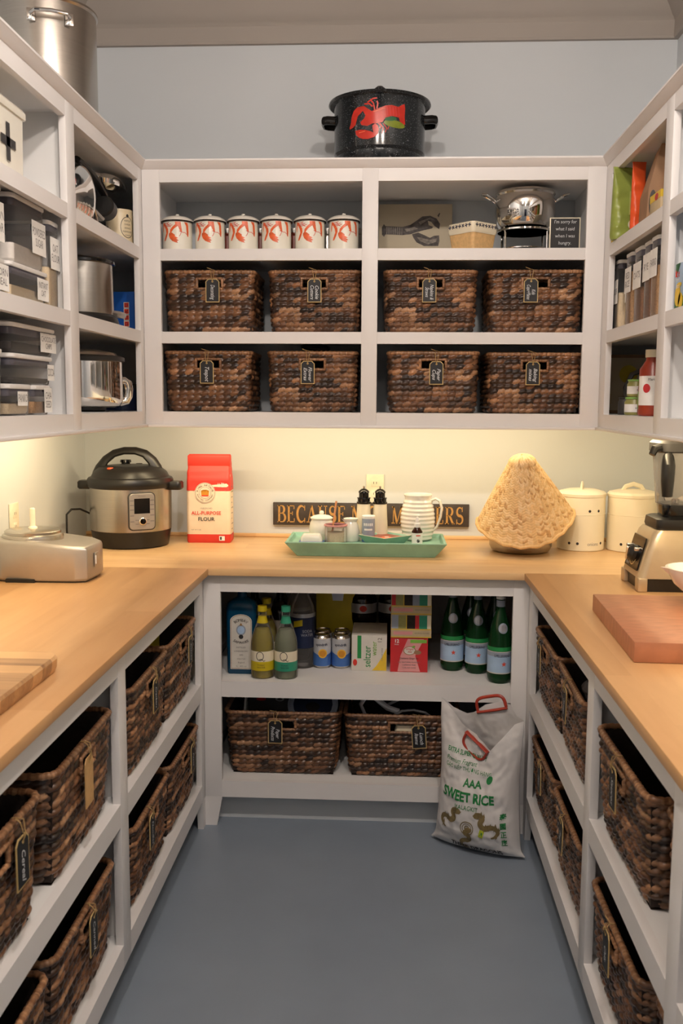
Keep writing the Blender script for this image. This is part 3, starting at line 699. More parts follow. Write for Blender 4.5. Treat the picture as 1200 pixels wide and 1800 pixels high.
# ================================================================= BACK WALL, TOP SHELF
ZS = 2.0060
t = None
kk = .000352
def C(p): return [((x-592)*kk*1.06, (400-y)*kk*1.08+.013) for x, y in p]
mx = [-.787, -.667, -.545, -.424, -.302, -.179]
mlab = ['leftmost of the six white lobster canisters, against the shelf side', 'second from left of the six white lobster canisters', 'third from left of the six white lobster canisters', 'fourth from left of the six white lobster canisters', 'fifth from left of the six white lobster canisters', 'rightmost of the six white lobster canisters, beside the shelf divider']
def copy_tree(o, parent=None):
    c = o.copy(); COL.objects.link(c); c.parent = parent
    for ch in [q for q in bpy.data.objects if q.parent == o]: copy_tree(ch, c)
    return c
proto = None
for i, x in enumerate(mx):
    if proto is None:
        t = thing('lidded_canister', mlab[0], 'canister', (x, 3.475, ZS), 0, 'white lobster canisters on the top shelf'); proto = t
        B().lathe([(0,0),(.050,0),(.0535,.003),(.0535,.106),(.050,.106),(.049,.01),(0,.008)], seg=48).build('body', 'white_enamel', t)
        B().lathe([(.0540,.1035),(.0585,.1045),(.0595,.107),(.0585,.1095),(.0540,.1085)], seg=48).build('dark_rim', 'black_gloss', t)
        B().lathe([(.0585,.1085),(.0595,.1115),(.055,.117),(.040,.125),(.022,.129),(0,.130)], seg=48).lathe([(0,.129),(.006,.130),(.007,.136),(0,.139)], seg=12).build('domed_lid', 'white_ceramic', t)
        sh = [(C([(600,165),(655,165),(660,200),(668,255),(655,262),(640,232),(628,205),(612,215),(585,235),(560,268),(548,262),(552,238),(575,212),(602,190)]), 0),
              (C([(536,275),(552,262),(572,268),(600,288),(598,300),(632,318),(612,322),(636,338),(618,345),(628,362),(600,356),(572,344),(548,322),(536,296)]), 0),
              (C([(455,170),(478,172),(505,200),(528,232),(530,262),(515,300),(495,335),(474,342),(480,318),(490,300),(505,268),(498,235),(478,205),(460,195)]), 0),
              (C([(455,175),(468,190),(458,250),(450,262),(447,230)]), 0), (C([(690,165),(728,168),(738,200),(742,262),(738,300),(722,290),(716,250),(712,200)]), 0)]
        for q in ((480,180,540,172),(486,195,560,185),(500,208,575,195),(640,250,700,262),(700,262,725,275),(660,262,640,300),(520,180,560,215)): sh += [(C(p), 1) for p in ribbon([(q[0],q[1]),((q[0]+q[2])/2,(q[1]+q[3])/2+5),(q[2],q[3])], 5)]
        decal('lobster_claws', sh, wrap(.0535), ['coral_red', 'red_ink'], t, .009)
    else:
        t = copy_tree(proto); t.location.x = x; t['label'] = mlab[i]
    t.rotation_euler.z = R((0,0,0,0,0,3)[i])
for x in mx[1:]:
    pass
# reddish jars glimpsed between the canisters
jl = ['dark red jar glimpsed behind the second and third canisters', 'dark red jar glimpsed behind the third and fourth canisters', 'dark red jar glimpsed behind the fourth and fifth canisters', 'glass jar glimpsed behind the fifth and sixth canisters', 'steel lidded jar glimpsed at the right end behind the canisters']
for i, x in enumerate((-.625, -.50, -.372, -.247, -.142)):
    t = thing('preserve_jar', jl[i], 'jar', (x, 3.60, ZS), 0, 'jars behind the lobster canisters')
    B().lathe([(0,0),(.034,0),(.038,.004),(.038,.075),(.030,.084),(.030,.09),(0,.09)], seg=28).build('glass_body', ['sauce','sauce','sauce','steel','steel'][i], t)
    B().lathe([(0,.088),(.032,.088),(.033,.104),(0,.105)], seg=28).build('lid', 'steel', t)

# lobster claw print leaning at the back
t = thing('wall_print', 'cream art print of a grey engraved lobster on the top shelf', 'picture', (.085, 3.742, ZS))
B().box((-.142,0,0),(.142,.012,.226), 0, .001, Matrix.Rotation(R(-3), 4, 'X')).build('board', 'wall_print', t)
g = .000764; gx = lambda X, Y: ((X-255)*g, (480-Y)*g*1.02+.058)
def G(p): return [gx(*q) for q in p]
fnp = lambda u, v: (u, -.001+math.tan(R(3))*v, v)
sh = [(G([(85,378),(95,362),(104,372),(190,376),(230,366),(262,345),(290,325),(330,322),(362,336),(380,362),(376,388),(352,372),(335,352),(318,346),(322,368),(345,376),(340,384),(300,392),(262,402),(230,412),(190,416),(104,412),(96,424),(86,414)]), 0),
      (G([(238,412),(270,404),(300,416),(330,430),(350,420),(376,418),(378,446),(372,470),(300,470),(262,452),(246,430)]), 0), (G([(372,330),(366,322),(376,308),(380,310)]), 0)]
for i in range(8): sh.append((G([(108+i*11,376),(112+i*11,376),(112+i*11,414),(108+i*11,414)]), 1))
sh += [(G([(270,352),(330,330),(352,344),(322,340),(280,366)]), 1), (G([(262,425),(330,440),(365,432),(362,450),(320,462),(280,446)]), 1), (G([(200,386),(250,376),(270,386),(210,400)]), 1)]
decal.c = None; decal('lobster_engraving', sh, fnp, ['engrave', 'engrave_light'], t); decal.c = (0,0)

# wooden berry basket with a blue floral liner
t = thing('berry_basket', 'small wooden berry basket lined with blue floral cloth', 'basket', (.285, 3.49, ZS), R(42))
b = B(); n = 4
b.loft([(.108,.108,.012,.0),(.125,.125,.014,.068),(.121,.121,.013,.068),(.104,.104,.012,.004)], cap1=False)
b.build('veneer_sides', 'straw', t)
b = B(); b.loft([(.127,.127,.016,.060),(.134,.134,.018,.072),(.128,.128,.016,.098),(.122,.122,.015,.098),(.118,.118,.012,.05)], cap0=False); li = b.build('cloth_liner', 'cream', t)
sh = []
for q in range(7):
    u = -.048+q*.016; 
    for e in range(4): sh.append((ell(u+.004*math.cos(e*1.57+q), .086+.004*math.sin(e*1.57+q), .0036, .0020, e*1.57+q, 10), 0))
decal.c = None
for nrm in ('-y', '+x', '-x'): decal('blue_flowers', sh, flat(((.0661 if nrm == '+x' else -.0661 if nrm == '-x' else 0), (-.0661 if nrm == '-y' else 0), 0), nrm), ['navy'], li)
decal.c = (0,0)

# chafing pot
t = thing('chafing_pot', 'shiny round steel pot on a chrome wire warming stand', 'pot', (.482, 3.575, ZS)); t.scale = (1, 1, .955)
st = B()
for a in (35, 145, 215, 325):
    c_, s_ = math.cos(R(a)), math.sin(R(a)); st.tube([(.092*c_,.092*s_,0),(.092*c_,.092*s_,.085),(.100*c_,.100*s_,.100)], .0038, 8)
st.lathe([(.098,.088),(.106,.088),(.106,.094),(.098,.094),(.098,.088)], seg=40).lathe([(.080,.022),(.086,.022),(.086,.026),(.080,.026),(.080,.022)], seg=40).build('wire_stand', 'chrome', t)
B().lathe([(0,.096),(.085,.097),(.098,.112),(.106,.135),(.110,.165),(.108,.205),(.104,.222),(.109,.228),(.109,.233),(.100,.233),(.096,.12),(0,.105)], seg=64).build('bowl', 'chrome', t)
B().lathe([(.109,.231),(.105,.239),(.07,.247),(0,.251)], seg=48).build('lid', 'chrome', t)
for s in (-1, 1):
    B().tube([(s*.104,-.012,.200),(s*.120,-.018,.214),(s*.142,-.020,.228),(s*.156,-.010,.232),(s*.156,.010,.232),(s*.142,.020,.228),(s*.120,.018,.214),(s*.104,.012,.200)], .0042, 8).build('side_handle', 'chrome', t)

# chalkboard
t = thing('chalkboard_sign', 'small square chalkboard sign with a joke about being hungry', 'sign', (.600, 3.405, ZS))
B().box((-.053,0,0),(.053,.010,.107), 0, .001).build('frame', 'cream', t); B().box((-.0495,-.0008,.0035),(.0495,.0,.1035)).build('slate', 'chalk_black', t)
for i, l in enumerate(["I'm sorry for", 'what I said', 'when I was', 'hungry.']): text(l, .0165, flat((0,-.001,0)), 'chalk_white', t, 'handwriting', at=(0, .092-i*.024), sx=.92, shear=.1)

# ================================================================= LEFT WALL SHELVES
def oxo(label, x, y, z, w, d, h, fill, fm, txt, face='+x', lw=.5, lh=.55, lz=None, rz=0, grp='clear storage containers', ls=.2, capm='white_plastic', lab_off=0):
    """w along y, d along x"""
    t = thing('storage_container', label, 'container', (x, y, z), rz, grp)
    r = min(.018, w*.2)
    B().loft([(d*.90,w*.90,r,0),(d*.93,w*.93,r,.004),(d*.97,w*.97,r,h-.022),(d*.97,w*.97,r,h-.018)], cap1=False).build('clear_body', 'clear', t)
    B().loft([(d*.95,w*.95,r,h-.030),(d*.95,w*.95,r,h-.012)]).build('seal', 'seal_grey', t)
    B().loft([(d*.98,w*.98,r,h-.012),(d,w,r,h-.009),(d,w,r,h-.002),(d*.96,w*.96,r,h)]).build('lid', capm, t)
    if fill > 0:
        hh = (h-.03)*fill; B().loft([(d*.86,w*.86,r*.8,.004),(d*.90,w*.90,r*.8,.01),(d*.90,w*.90,r*.8,hh*.98),(d*.80,w*.80,r*.8,hh)]).build('contents', fm, t)
    if txt:
        lz = h*.55 if lz is None else lz; a, c = w*lw, h*lh; nx = 1 if face == '+x' else -1
        sx = nx*(d/2*.99+.0012); yo = lab_off
        lb = B().box((min(sx,sx-nx*.001), yo-a/2, lz-c/2), (max(sx,sx-nx*.001), yo+a/2, lz+c/2)).build('paper_label', 'paper_white', t)
        ln = txt.split('\n'); ml = max(map(len, ln)); size = min(c*.8/len(ln), .03)
        text(txt, size, flat((sx, yo, lz), face), 'ink_soft', lb, 'label_text', sx=min(1, a*.86/(ml*size*.62)), space=.9)
    return t
XF = -.93
# near bay, first row: enamel box with a cross
t = thing('bread_box', 'white metal lidded box with a dark cross on its front', 'box', (-1.05, 2.215, ZS))
B().loft([(.22,.37,.012,0),(.23,.385,.012,.004),(.235,.39,.012,.166)]).build('body', 'white_enamel', t)
B().loft([(.244,.402,.012,.160),(.246,.404,.012,.163),(.246,.404,.012,.176),(.236,.394,.012,.183)]).build('lid', 'white_enamel', t)
decal.c = None; decal('cross_mark', [(rect(-.011,-.045,.011,.045), 0), (rect(-.045,-.011,.045,.011), 0)], flat((.1185,.088,.083), '+x'), ['dark_grey'], t); decal.c = (0,0)
# second row
Z2 = 1.7160
oxo('low clear container of pale oats under the big sugar container', XF-.095, 2.415, Z2, .262, .19, .092, .6, 'grain_cream', 'INSTANT\nOAT', lw=.30, lh=.62, lz=.044, lab_off=.085)
oxo('big square clear container, quarter full of white sugar', XF-.092, 2.428, Z2+.0925, .225, .18, .168, .36, 'sugar_white', 'POWDERED\nSUGAR', lw=.42, lh=.50, lz=.082, lab_off=.058)
oxo('tall narrow clear container beside the shelf divider', XF-.070, 2.584, Z2, .086, .15, .236, .55, 'grain_cream', 'OAT\nFLOUR', lw=.80, lh=.36, lz=.150)
oxo('upper clear container at the left picture edge, white powder', XF-.092, 2.155, Z2+.088, .215, .18, .168, .5, 'sugar_white', 'BROWN\nSUGAR', lw=.42, lh=.55, lz=.085, lab_off=.062)
oxo('lower clear container at the left picture edge', XF-.095, 2.145, Z2, .240, .19, .088, .7, 'sugar_white', 'CORN\nMEAL', lw=.34, lh=.7, lz=.044, lab_off=.088)
# third row
Z3 = 1.4303
oxo('small clear container of cream panko crumbs, bottom left', XF-.085, 2.325, Z3, .155, .17, .078, .62, 'grain_cream', 'PANKO', lw=.40, lh=.46, lz=.042, lab_off=.010)
oxo('small narrow container of tan grain with a tall label', XF-.085, 2.478, Z3, .125, .17, .078, .72, 'grain_tan', 'CHIA\nSEED', lw=.44, lh=.84, lz=.038, lab_off=.034)
oxo('flat container of dark cocoa, middle of its stack', XF-.095, 2.420, Z3+.0785, .285, .19, .076, .38, 'cocoa', 'COCOA', lw=.17, lh=.56, lz=.034, lab_off=.118)
oxo('flat container of chocolate chips, topmost of its stack', XF-.100, 2.430, Z3+.155, .315, .20, .076, .62, 'cocoa', 'CHOCOLATE\nCHIPS', lw=.36, lh=.66, lz=.036, lab_off=.096)
oxo('clear container at the left picture edge on the bottom row', XF-.085, 2.130, Z3, .20, .17, .16, .6, 'grain_cream', 'RICE', lw=.4, lh=.4)

# far bay, top row: steel spiralizer and ladle, stoneware crock
t = thing('kitchen_appliance', 'chrome and black hand cranked appliance with a shiny steel lever', 'appliance', (-1.020, 3.055, ZS))
XD = Matrix.Translation((.050,-.115,.098)) @ Matrix.Rotation(R(90), 4, 'Y') @ Matrix.Rotation(R(8), 4, 'X')
B().lathe([(0,-.03),(.060,-.03),(.082,-.020),(.086,0),(.080,.016),(.05,.024),(0,.026)], seg=40, X=XD).build('round_plate', 'chrome', t)
B().lathe([(.082,-.030),(.094,-.024),(.096,.002),(.088,.010),(.082,.002)], seg=40, X=XD).build('black_shell', 'black_gloss', t)
B().tube([(.045,-.13,.196),(.05,-.05,.190),(.055,.04,.170),(.06,.110,.140)], [.016,.016,.015,.012], 10, flat=.7).build('handle', 'black_plastic', t)
B().lathe([(0,-.028),(.030,-.028),(.036,-.020),(.036,.020),(.030,.028),(0,.03)], seg=24, X=Matrix.Translation((.06,.112,.098)) @ Matrix.Rotation(R(80), 4, 'X')).build('dial_knob', 'black_plastic', t)
b = B()
for xx in (-.05, .055): b.tube([(xx,-.16,.012),(xx,-.10,.008),(xx,.12,.008),(xx,.175,.020),(xx,.165,.045)], .006, 8); b.tube([(xx,-.03,.010),(xx,.005,.085),(xx,.06,.012)], .005, 8)
b.tube([(-.05,.165,.045),(.055,.165,.045)], .005, 8); b.tube([(.03,-.04,.10),(.05,.10,.062)], .013, 10, flat=.7); b.tube([(-.02,-.02,.10),(-.02,.0,.175),(-.01,.05,.190)], .012, 10); b.build('metal_frame', 'steel', t)
b = B(); b.lathe([(0,-.026),(.05,-.024),(.088,-.010),(.094,.004),(.080,.020),(.04,.028),(0,.030)], seg=32, X=Matrix.Translation((.045,.250,.205)) @ Matrix.Rotation(R(4), 4, 'X'), sx=.40, sy=1.45); b.tube([(.0,-.01,.185),(.02,.06,.200),(.04,.15,.205)], .012, 10); b.build('steel_lever', 'chrome', t)
t = thing('utensil_pot', 'dark round pan standing behind the stoneware crock', 'pan', (-1.125, 3.56, ZS))
B().lathe([(0,0),(.09,0),(.10,.008),(.112,.10),(.118,.105),(.115,.112),(.06,.122),(0,.124)], seg=40).build('body', 'dark_grey', t)
t = thing('stoneware_crock', 'cream stoneware crock printed with a black oval crest', 'crock', (-.967, 3.355, ZS)); t.scale = (.86,.86,.98)
B().lathe([(0,0),(.050,0),(.054,.004),(.055,.012),(.055,.112),(.0535,.119),(.0555,.124),(.0545,.129),(.049,.129),(.047,.012),(0,.010)], seg=48).build('body', 'stone_crock', t)
fw = wrap(.055, ang=R(-38)); sh = [(p, 0) for p in ribbon(ell(0,.066,.030,.036,0,40)+[ell(0,.066,.030,.036,0,40)[0]], .0022)]
sh += [(ell(0,.106,.006,.006), 0)]
decal('crest', sh, fw, ['ink'], t, .01)
for i, l in enumerate(['HARTLEY', 'DUNDEE', 'ORANGE', 'MARMALADE', 'LONDON']): text(l, .0085 if i < 4 else .007, fw, 'ink', t, 'crest_text', at=(0, .088-i*.0125), sx=.85, maxe=.01)

# far bay, middle row: steel canister with a black base; blue box
t = thing('canister_appliance', 'brushed steel canister appliance with black lid and flared base', 'appliance', (-1.045, 3.125, Z2)); t.scale = (1.12, 1.12, 1.0)
B().lathe([(0,0),(.108,0),(.116,.010),(.112,.026),(.100,.036),(0,.036)], seg=56, sx=1.0, sy=1.15).build('base', 'black_plastic', t)
B().lathe([(0,.036),(.102,.036),(.103,.045),(.101,.200),(0,.200)], seg=56).build('drum', 'steel_soft', t)
B().lathe([(.104,.198),(.109,.200),(.109,.208),(.100,.214),(.05,.224),(0,.226)], seg=56).build('lid', 'black_gloss', t)
b = B(); b.loft([(.03,.07,.008,.0),(.034,.085,.01,.012),(.03,.07,.01,.020)], X=Matrix.Translation((.095,.075,.034)) @ Matrix.Rotation(R(8), 4, 'Y')); b.build('spout', 'silver_plastic', t)
t = thing('game_box', 'bright blue box with four red letter tiles on its side', 'box', (-.995, 3.475, Z2), R(-6))
B().box((-.095,-.028,0),(.095,.028,.148), 0, .001).build('carton', 'blue_box', t)
decal.c = None
for i, l in enumerate('DOKU'):
    q = decal('letter_tile', [(rect(-.0105,-.0105,.0105,.0105), 0), (rect(-.0085,-.0085,.0085,.0085), 1)], flat((.025,-.0285,.032+i*.0225)), ['cream', 'red_ink'], t)
    text(l, .018, flat((.025,-.0290,.032+i*.0225)), 'ink', q, 'letter', rot=PI/2)
decal.c = (0,0)
# far bay, bottom row: mirror steel pot with dark lid
t = thing('casserole_pot', 'mirror polished steel pot with a dark rimmed lid and loop handle', 'pot', (-1.065, 3.200, Z3)); t.scale = (1.22, 1.22, 1.0)
B().lathe([(0,.014),(.088,.014),(.104,.020),(.112,.034),(.113,.050),(.113,.170),(.109,.170),(.108,.03),(0,.022)], seg=64).build('body', 'chrome', t)
B().lathe([(0,0),(.06,0),(.066,.006),(.066,.0145),(0,.0145)], seg=40).build('base_foot', 'black_plastic', t)
B().lathe([(.112,.168),(.119,.172),(.119,.184),(.108,.190),(0,.192)], seg=56).build('rim_band', 'dark_grey', t)
B().lathe([(.100,.189),(.095,.200),(.05,.210),(0,.212)], seg=48).build('lid', 'steel', t)
a = R(36); X = Matrix.Rotation(a, 4, 'Z')
B().tube([(.108,0,.105),(.124,0,.108),(.134,0,.100),(.137,0,.08),(.135,0,.052),(.128,0,.036),(.108,0,.030)], .0085, 10, X=X, flat=1.5).build('loop_handle', 'chrome', t)
t = thing('storage_tin', 'dark navy tin in the corner behind the polished pot', 'tin', (-1.04, 3.60, Z3))
B().lathe([(0,0),(.075,0),(.078,.003),(.078,.088),(0,.088)], seg=40).build('body', 'navy', t); B().lathe([(.080,.080),(.080,.098),(.076,.101),(0,.101)], seg=40).build('lid', 'dark_grey', t)

# ================================================================= RIGHT WALL SHELVES
def pouch(name, label, x, y, w, d, h, mat, rz, rings=None, lean=0, cat='bag'):
    t = thing(name, label, cat, (x, y, ZS), rz)
    b = B(); rg = [(w*.92,d*.9,.02,0),(w,d,.02,.01),(w*1.0,d*.95,.025,h*.35),(w*.97,d*.6,.02,h*.7),(w*.96,d*.12,.004,h*.93),(w*1.0,.004,.001,h)]
    fine = []
    for q in range(29):
        z = h*q/28
        for g0, g1 in zip(rg, rg[1:]):
            if z <= g1[3]+1e-9: f = (z-g0[3])/(g1[3]-g0[3]); fine.append(tuple(g0[i]*(1-f)+g1[i]*f for i in range(3))+(z,)); break
    b.loft(fine, cs=8)
    nv = []
    for v in b.v:
        k = .006*min(1, v[2]/.02); n_ = noise.noise(Vector((v[0]*30, v[1]*30, v[2]*45)))+.5*noise.noise(Vector((v[0]*80+3, v[1]*60, v[2]*110))); nv.append((v[0]+k*.5*n_, v[1]+k*n_, v[2]))
    b.v = nv; o = b.build('pouch', mat, t, ang=50); return t, o
t, o = pouch('snack_bag', 'crinkled lime green snack bag at the front corner of the right shelf', .757, 3.225, .082, .052, .232, 'green_pack', R(14))
decal.c = None
decal('round_badge', [(ell(.018,.045,.016,.016), 0), (ell(.018,.048,.007,.005), 1), (rect(.004,.075,.036,.150), 2)], lambda u, v: (u, -.0305, v), ['cream', 'water_blue', 'green_side'], t)
t, o = pouch('snack_bag', 'bright orange snack bag behind the brown paper bag', .778, 3.125, .046, .030, .225, 'orange_pack', R(10))
t = thing('snack_packet', 'thin yellow packet against the corner of the right shelves', 'packet', (.748, 3.285, ZS), R(5))
B().box((-.012,-.009,0),(.03,.012,.085), 0, .004).build('packet', 'yellow_pack', t)
t = thing('paper_bag', 'folded brown kraft paper bag with a dark oval window', 'bag', (.806, 2.995, ZS), R(84)); t.scale = (.92,.92,1)
b = B(); b.add([(-.085,-.048,0),(.085,-.048,0),(.085,.048,0),(-.085,.048,0),(-.080,-.046,.10),(.085,-.050,.10),(.085,.046,.10),(-.080,.044,.10),(-.065,-.004,.232),(.068,-.006,.228),(.068,.004,.228),(-.065,.006,.232)],
    [(0,3,2,1),(0,1,5,4),(1,2,6,5),(2,3,7,6),(3,0,4,7),(4,5,9,8),(5,6,10,9),(6,7,11,10),(7,4,8,11),(8,9,10,11)])
b.build('bag', 'kraft', t, ang=15)
decal('dark_window', [(ell(0,0,.012,.040), 0)], lambda u, v: (-.0846, -u+.030, v+.055), ['dark_grey'], t)
t = thing('tea_box', 'yellow topped small carton beside the brown paper bag', 'box', (.800, 2.840, ZS), R(0))
B().box((-.045,-.062,0),(.045,.05,.066), 0, .001).build('carton', 'carton_tan', t); B().box((-.0456,-.0626,.046),(.0456,.0506,.0666)).build('yellow_top', 'yellow_pack', t)
decal('red_oval', [(ell(0,0,.018,.010), 0)], flat((-.0456,-.02,.054), '-x', .0004), ['carton_red'], t); decal.c = (0,0)
gm = [('grain_cream','FLOUR',.62,.5),('grain_cream','SUGAR',.45,.45),('grain_tan','RED\nRICE',.86,.5),('grain_brown','OATS',.55,.5),('grain_brown','RYE',.84,.45),('grain_tan','FARRO',.74,.45)]
gl = ['tall clear jar of cream flour nearest the room corner','tall clear jar set back behind its neighbours, pale contents','tall clear jar of tan rice, third from the corner','wide tall jar with a half filled dark gap, fourth from the corner','tall clear jar of brown grain, fifth from the corner','tall clear jar of farro nearest the shelf divider']
for i, (yy, wy, xo) in enumerate(((3.318,.074,.0),(3.236,.070,.022),(3.150,.084,.0),(3.036,.100,.0),(2.928,.084,.0),(2.836,.078,-.004))):
    m_, tx, fl, lz = gm[i]
    oxo(gl[i], .762+xo+.045, yy, Z2, wy, .09, .236, fl, m_, tx, '-x', lw=.92, lh=.34, lz=.150-(.02 if i in (0,1) else 0)+.01*(i > 3), grp='tall grain jars on the right wall shelf')
# bottom row: framed panel, jars, sauce bottle, strap
t = thing('framed_poster', 'brown framed pale poster with yellow motifs leaning in the corner', 'picture', (.885, 3.72, Z3), 0)
B().box((-.145,-.008,0),(.145,.010,.225), 0, .002).build('frame', 'kraft', t); B().box((-.133,-.0095,.012),(.133,-.008,.213)).build('poster', 'wall_print', t)
decal.c = None; decal('yellow_motif', [(ell(-.09,.165,.012,.016), 0)], flat((0,-.0097,0)), ['yellow_box'], t); decal('yellow_motif', [(ell(.03,.150,.035,.035), 0)], flat((0,-.0097,0)), ['yellow_box'], t); decal('poster_print', [(ell(.10,.13,.02,.02), 0), (rect(-.066,.15,-.060,.19), 1)]+[(rect(-.11+.018*i,.035,-.104+.018*i,.075), 1) for i in range(5)], flat((0,-.0097,0)), ['yellow_box','carton_tan'], t); decal.c = (0,0)
def jar(label, x, y, z, r, h, mat, lidm, lab=None, txt=None, neck=None, name='jar', cat='jar', grp=None, ang=-PI/2):
    t = thing(name, label, cat, (x, y, z), 0, grp); nk = neck or r*.86
    B().lathe([(0,0),(r*.92,0),(r,.005),(r,h*.70),(nk,h*.84),(nk,h*.90),(0,h*.90)], seg=36).build('glass_body', mat, t)
    B().lathe([(0,h*.88),(nk*1.08,h*.88),(nk*1.1,h*.89),(nk*1.1,h-.001),(0,h)], seg=36).build('lid', lidm, t)
    if lab: 
        l = B().lathe([(r+.0006,h*.16),(r+.0006,h*.60)], seg=40, a0=ang-1.6, a1=ang+1.6).build('label', lab, t)
        if txt: text(txt, h*.13, wrap(r+.0006, ang=ang), 'ink', l, 'label_text', at=(0,h*.38), maxe=.01, sx=.8)
    return t
jar('small jar with a green lid, lower of the stacked pair', .812, 3.190, Z3, .034, .060, 'jam_green', 'lid_green', 'paper_white', 'BASIL', grp='stacked green lidded jars')
jar('small jar with a green lid, upper of the stacked pair', .815, 3.188, Z3+.0603, .031, .058, 'jam_green', 'lid_green', 'paper_white', 'BASIL', grp='stacked green lidded jars')
jar('red sauce jar with green lettering behind the tall sauce jar', .835, 3.105, Z3, .036, .128, 'sauce', 'lid_green', 'lid_green', 'ZERO')
t = jar('tall jar of red sauce with a white label and tomato mark', .815, 2.985, Z3, .044, .205, 'sauce', 'cream', 'paper_white', None, neck=.026)
decal('tomato_mark', [(ell(-.034,.085,.012,.014), 0)], wrap(.0447), ['carton_red'], t, .01); text('Marinara', .011, wrap(.0447), 'ink', t, 'label_text', at=(-.01,.112), maxe=.01)
tag(B().tube([(0,0,.0),(-.004,0,.03),(.02,.01,.075),(.05,.0,.088),(.062,0,.07),(.072,0,.055)], [.008,.008,.010,.012,.014,.012], 8, flat=.5).build('webbing_strap', 'black_plastic', None, loc=(.80, 3.265, Z3+.062)), 'black webbing strap arching over the green lidded jars', 'strap')
t = jar('plain jar that the black strap rests on behind the stacked jars', .800, 3.265, Z3, .026, .060, 'dark_grey', 'black_plastic', None)
# near bay: juice carton
t = thing('snack_carton', 'blue and green fruit snack carton at the right picture edge', 'box', (.838, 2.45, Z2))
B().box((-.09,-.125,0),(.09,.125,.118), 0, .001).build('carton', 'water_blue', t)
decal.c = None
decal('fruit_print', [(rect(-.125,.0,-.02,.03), 0), ([(-.125,.118),(-.125,.085),(-.10,.10),(-.085,.118)], 0), (ell(-.100,.035,.024,.028), 1), (ell(-.075,.02,.02,.02), 1), (rect(-.125,.085,-.112,.10), 2), (ell(-.09,.062,.022,.006), 1)], flat((-.0902,0,0), '-x'), ['leaf_green','yellow_pack','red_ink'], t)
text('ice', .030, flat((-.0902,0,0), '-x', .0009), 'red_ink', t, at=(-.105,.092)); text('fruit\nbars', .017, flat((-.0902,0,0), '-x', .0009), 'paper_white', t, at=(-.10,.068)); decal.c = (0,0)

# ================================================================= ON THE WORKTOP
ZC = .9142
# pressure cooker
t = thing('pressure_cooker', 'steel electric pressure cooker with black lid and display panel', 'cooker', (-1.000, 3.545, ZC))
B().lathe([(0,0),(.125,0),(.142,.004),(.150,.050),(.153,.066),(0,.066)], seg=64).build('base_ring', 'black_plastic', t)
B().lathe([(.150,.062),(.1545,.066),(.1555,.228),(.150,.232)], seg=72).build('steel_body', 'steel_soft', t)
B().lathe([(.150,.222),(.158,.226),(.163,.236),(.163,.254),(.158,.262),(.148,.266),(.138,.284),(.118,.300),(.085,.308),(0,.312)], seg=64).build('lid', 'black_plastic', t)
h = B(); pts = [(-.128,0,.270),(-.118,0,.296),(-.095,0,.328),(-.062,0,.352),(-.022,0,.363),(.022,0,.363),(.058,0,.352),(.086,0,.326),(.100,0,.300),(.104,0,.275)]
h.tube(pts, [.030,.026,.021,.018,.017,.017,.018,.021,.024,.028], 12, flat=.62); h.build('lid_handle', 'black_plastic', t)
b = B()
for s in (-1, 1): b.loft([(.05,.055,.012,.216,s*.172,0),(.056,.062,.014,.222,s*.174,0),(.056,.062,.014,.242,s*.174,0),(.05,.055,.012,.248,s*.172,0)])
b.build('side_grips', 'black_plastic', t)
B().lathe([(0,0),(.017,0),(.017,.014),(.022,.016),(.020,.026),(0,.028)], c=(-.030,.045,.300), seg=20).build('steam_valve', 'black_gloss', t)
B().lathe([(0,0),(.012,0),(.012,.012),(0,.013)], c=(.022,.050,.300), seg=16).build('float_valve', 'black_gloss', t)
B().lathe([(0,.0),(.013,.0),(.011,.006),(0,.007)], c=(-.048,-.098,.2985), seg=16).build('release_button', 'orange_pack', t)
wp = wrap(.1565, ang=R(-62))
def rr(x0,y0,x1,y1,r,n=5):
    o = []
    for cx, cy, a in ((x1-r,y1-r,0),(x0+r,y1-r,90),(x0+r,y0+r,180),(x1-r,y0+r,270)): o += [(cx+r*math.cos(R(a+90*i/n)), cy+r*math.sin(R(a+90*i/n))) for i in range(n+1)]
    return o
b = B(); P_ = Matrix.Rotation(R(-60+90), 4, 'Z') @ Matrix.Translation((0,-.1525,0)) @ Matrix.Translation((0,0,-.145*.22)) @ Matrix.Diagonal((1.22,1,1.22,1))
b.loft([(.084,.116,.014,0),(.084,.116,.014,.006),(.080,.112,.012,.009)], X=P_ @ Matrix.Translation((0,0,.145)) @ Matrix.Rotation(PI/2, 4, 'X'), cs=6)
pn = b.build('panel_housing', 'dark_grey', t)
b = B(); b.loft([(.078,.110,.012,.0088),(.076,.108,.012,.0102)], X=P_ @ Matrix.Translation((0,0,.145)) @ Matrix.Rotation(PI/2, 4, 'X'), cs=6); fp = b.build('panel_face', 'silver_plastic', pn)
pf = lambda u, v: tuple((P_ @ Matrix.Translation((0,0,.145)) @ Matrix.Rotation(PI/2, 4, 'X')) @ Vector((u, v, .0106)))
decal.c = None
decal('display', [(rect(-.024,-.006,.024,.040), 0)], pf, ['black_gloss'], pn)
decal('buttons', [(rect(x-.006, y-.0012, x+.006, y+.0012), 0) for x in (-.031, .031) for y in (.034,.020,.006,-.012,-.030)]+[(rect(x-.005,y-.001,x+.005,y+.001), 0) for x in (-.016,.017) for y in (-.026,-.038)], pf, ['ink_soft'], pn)
text('instant', .0085, pf, 'ink_soft', pn, at=(0,.0475))
B().lathe([(0,0),(.0115,0),(.0115,.010),(.009,.013),(0,.013)], seg=24, X=P_ @ Matrix.Translation((0,0,.145)) @ Matrix.Rotation(PI/2, 4, 'X') @ Matrix.Translation((0,-.029,.010))).build('dial', 'chrome', pn)
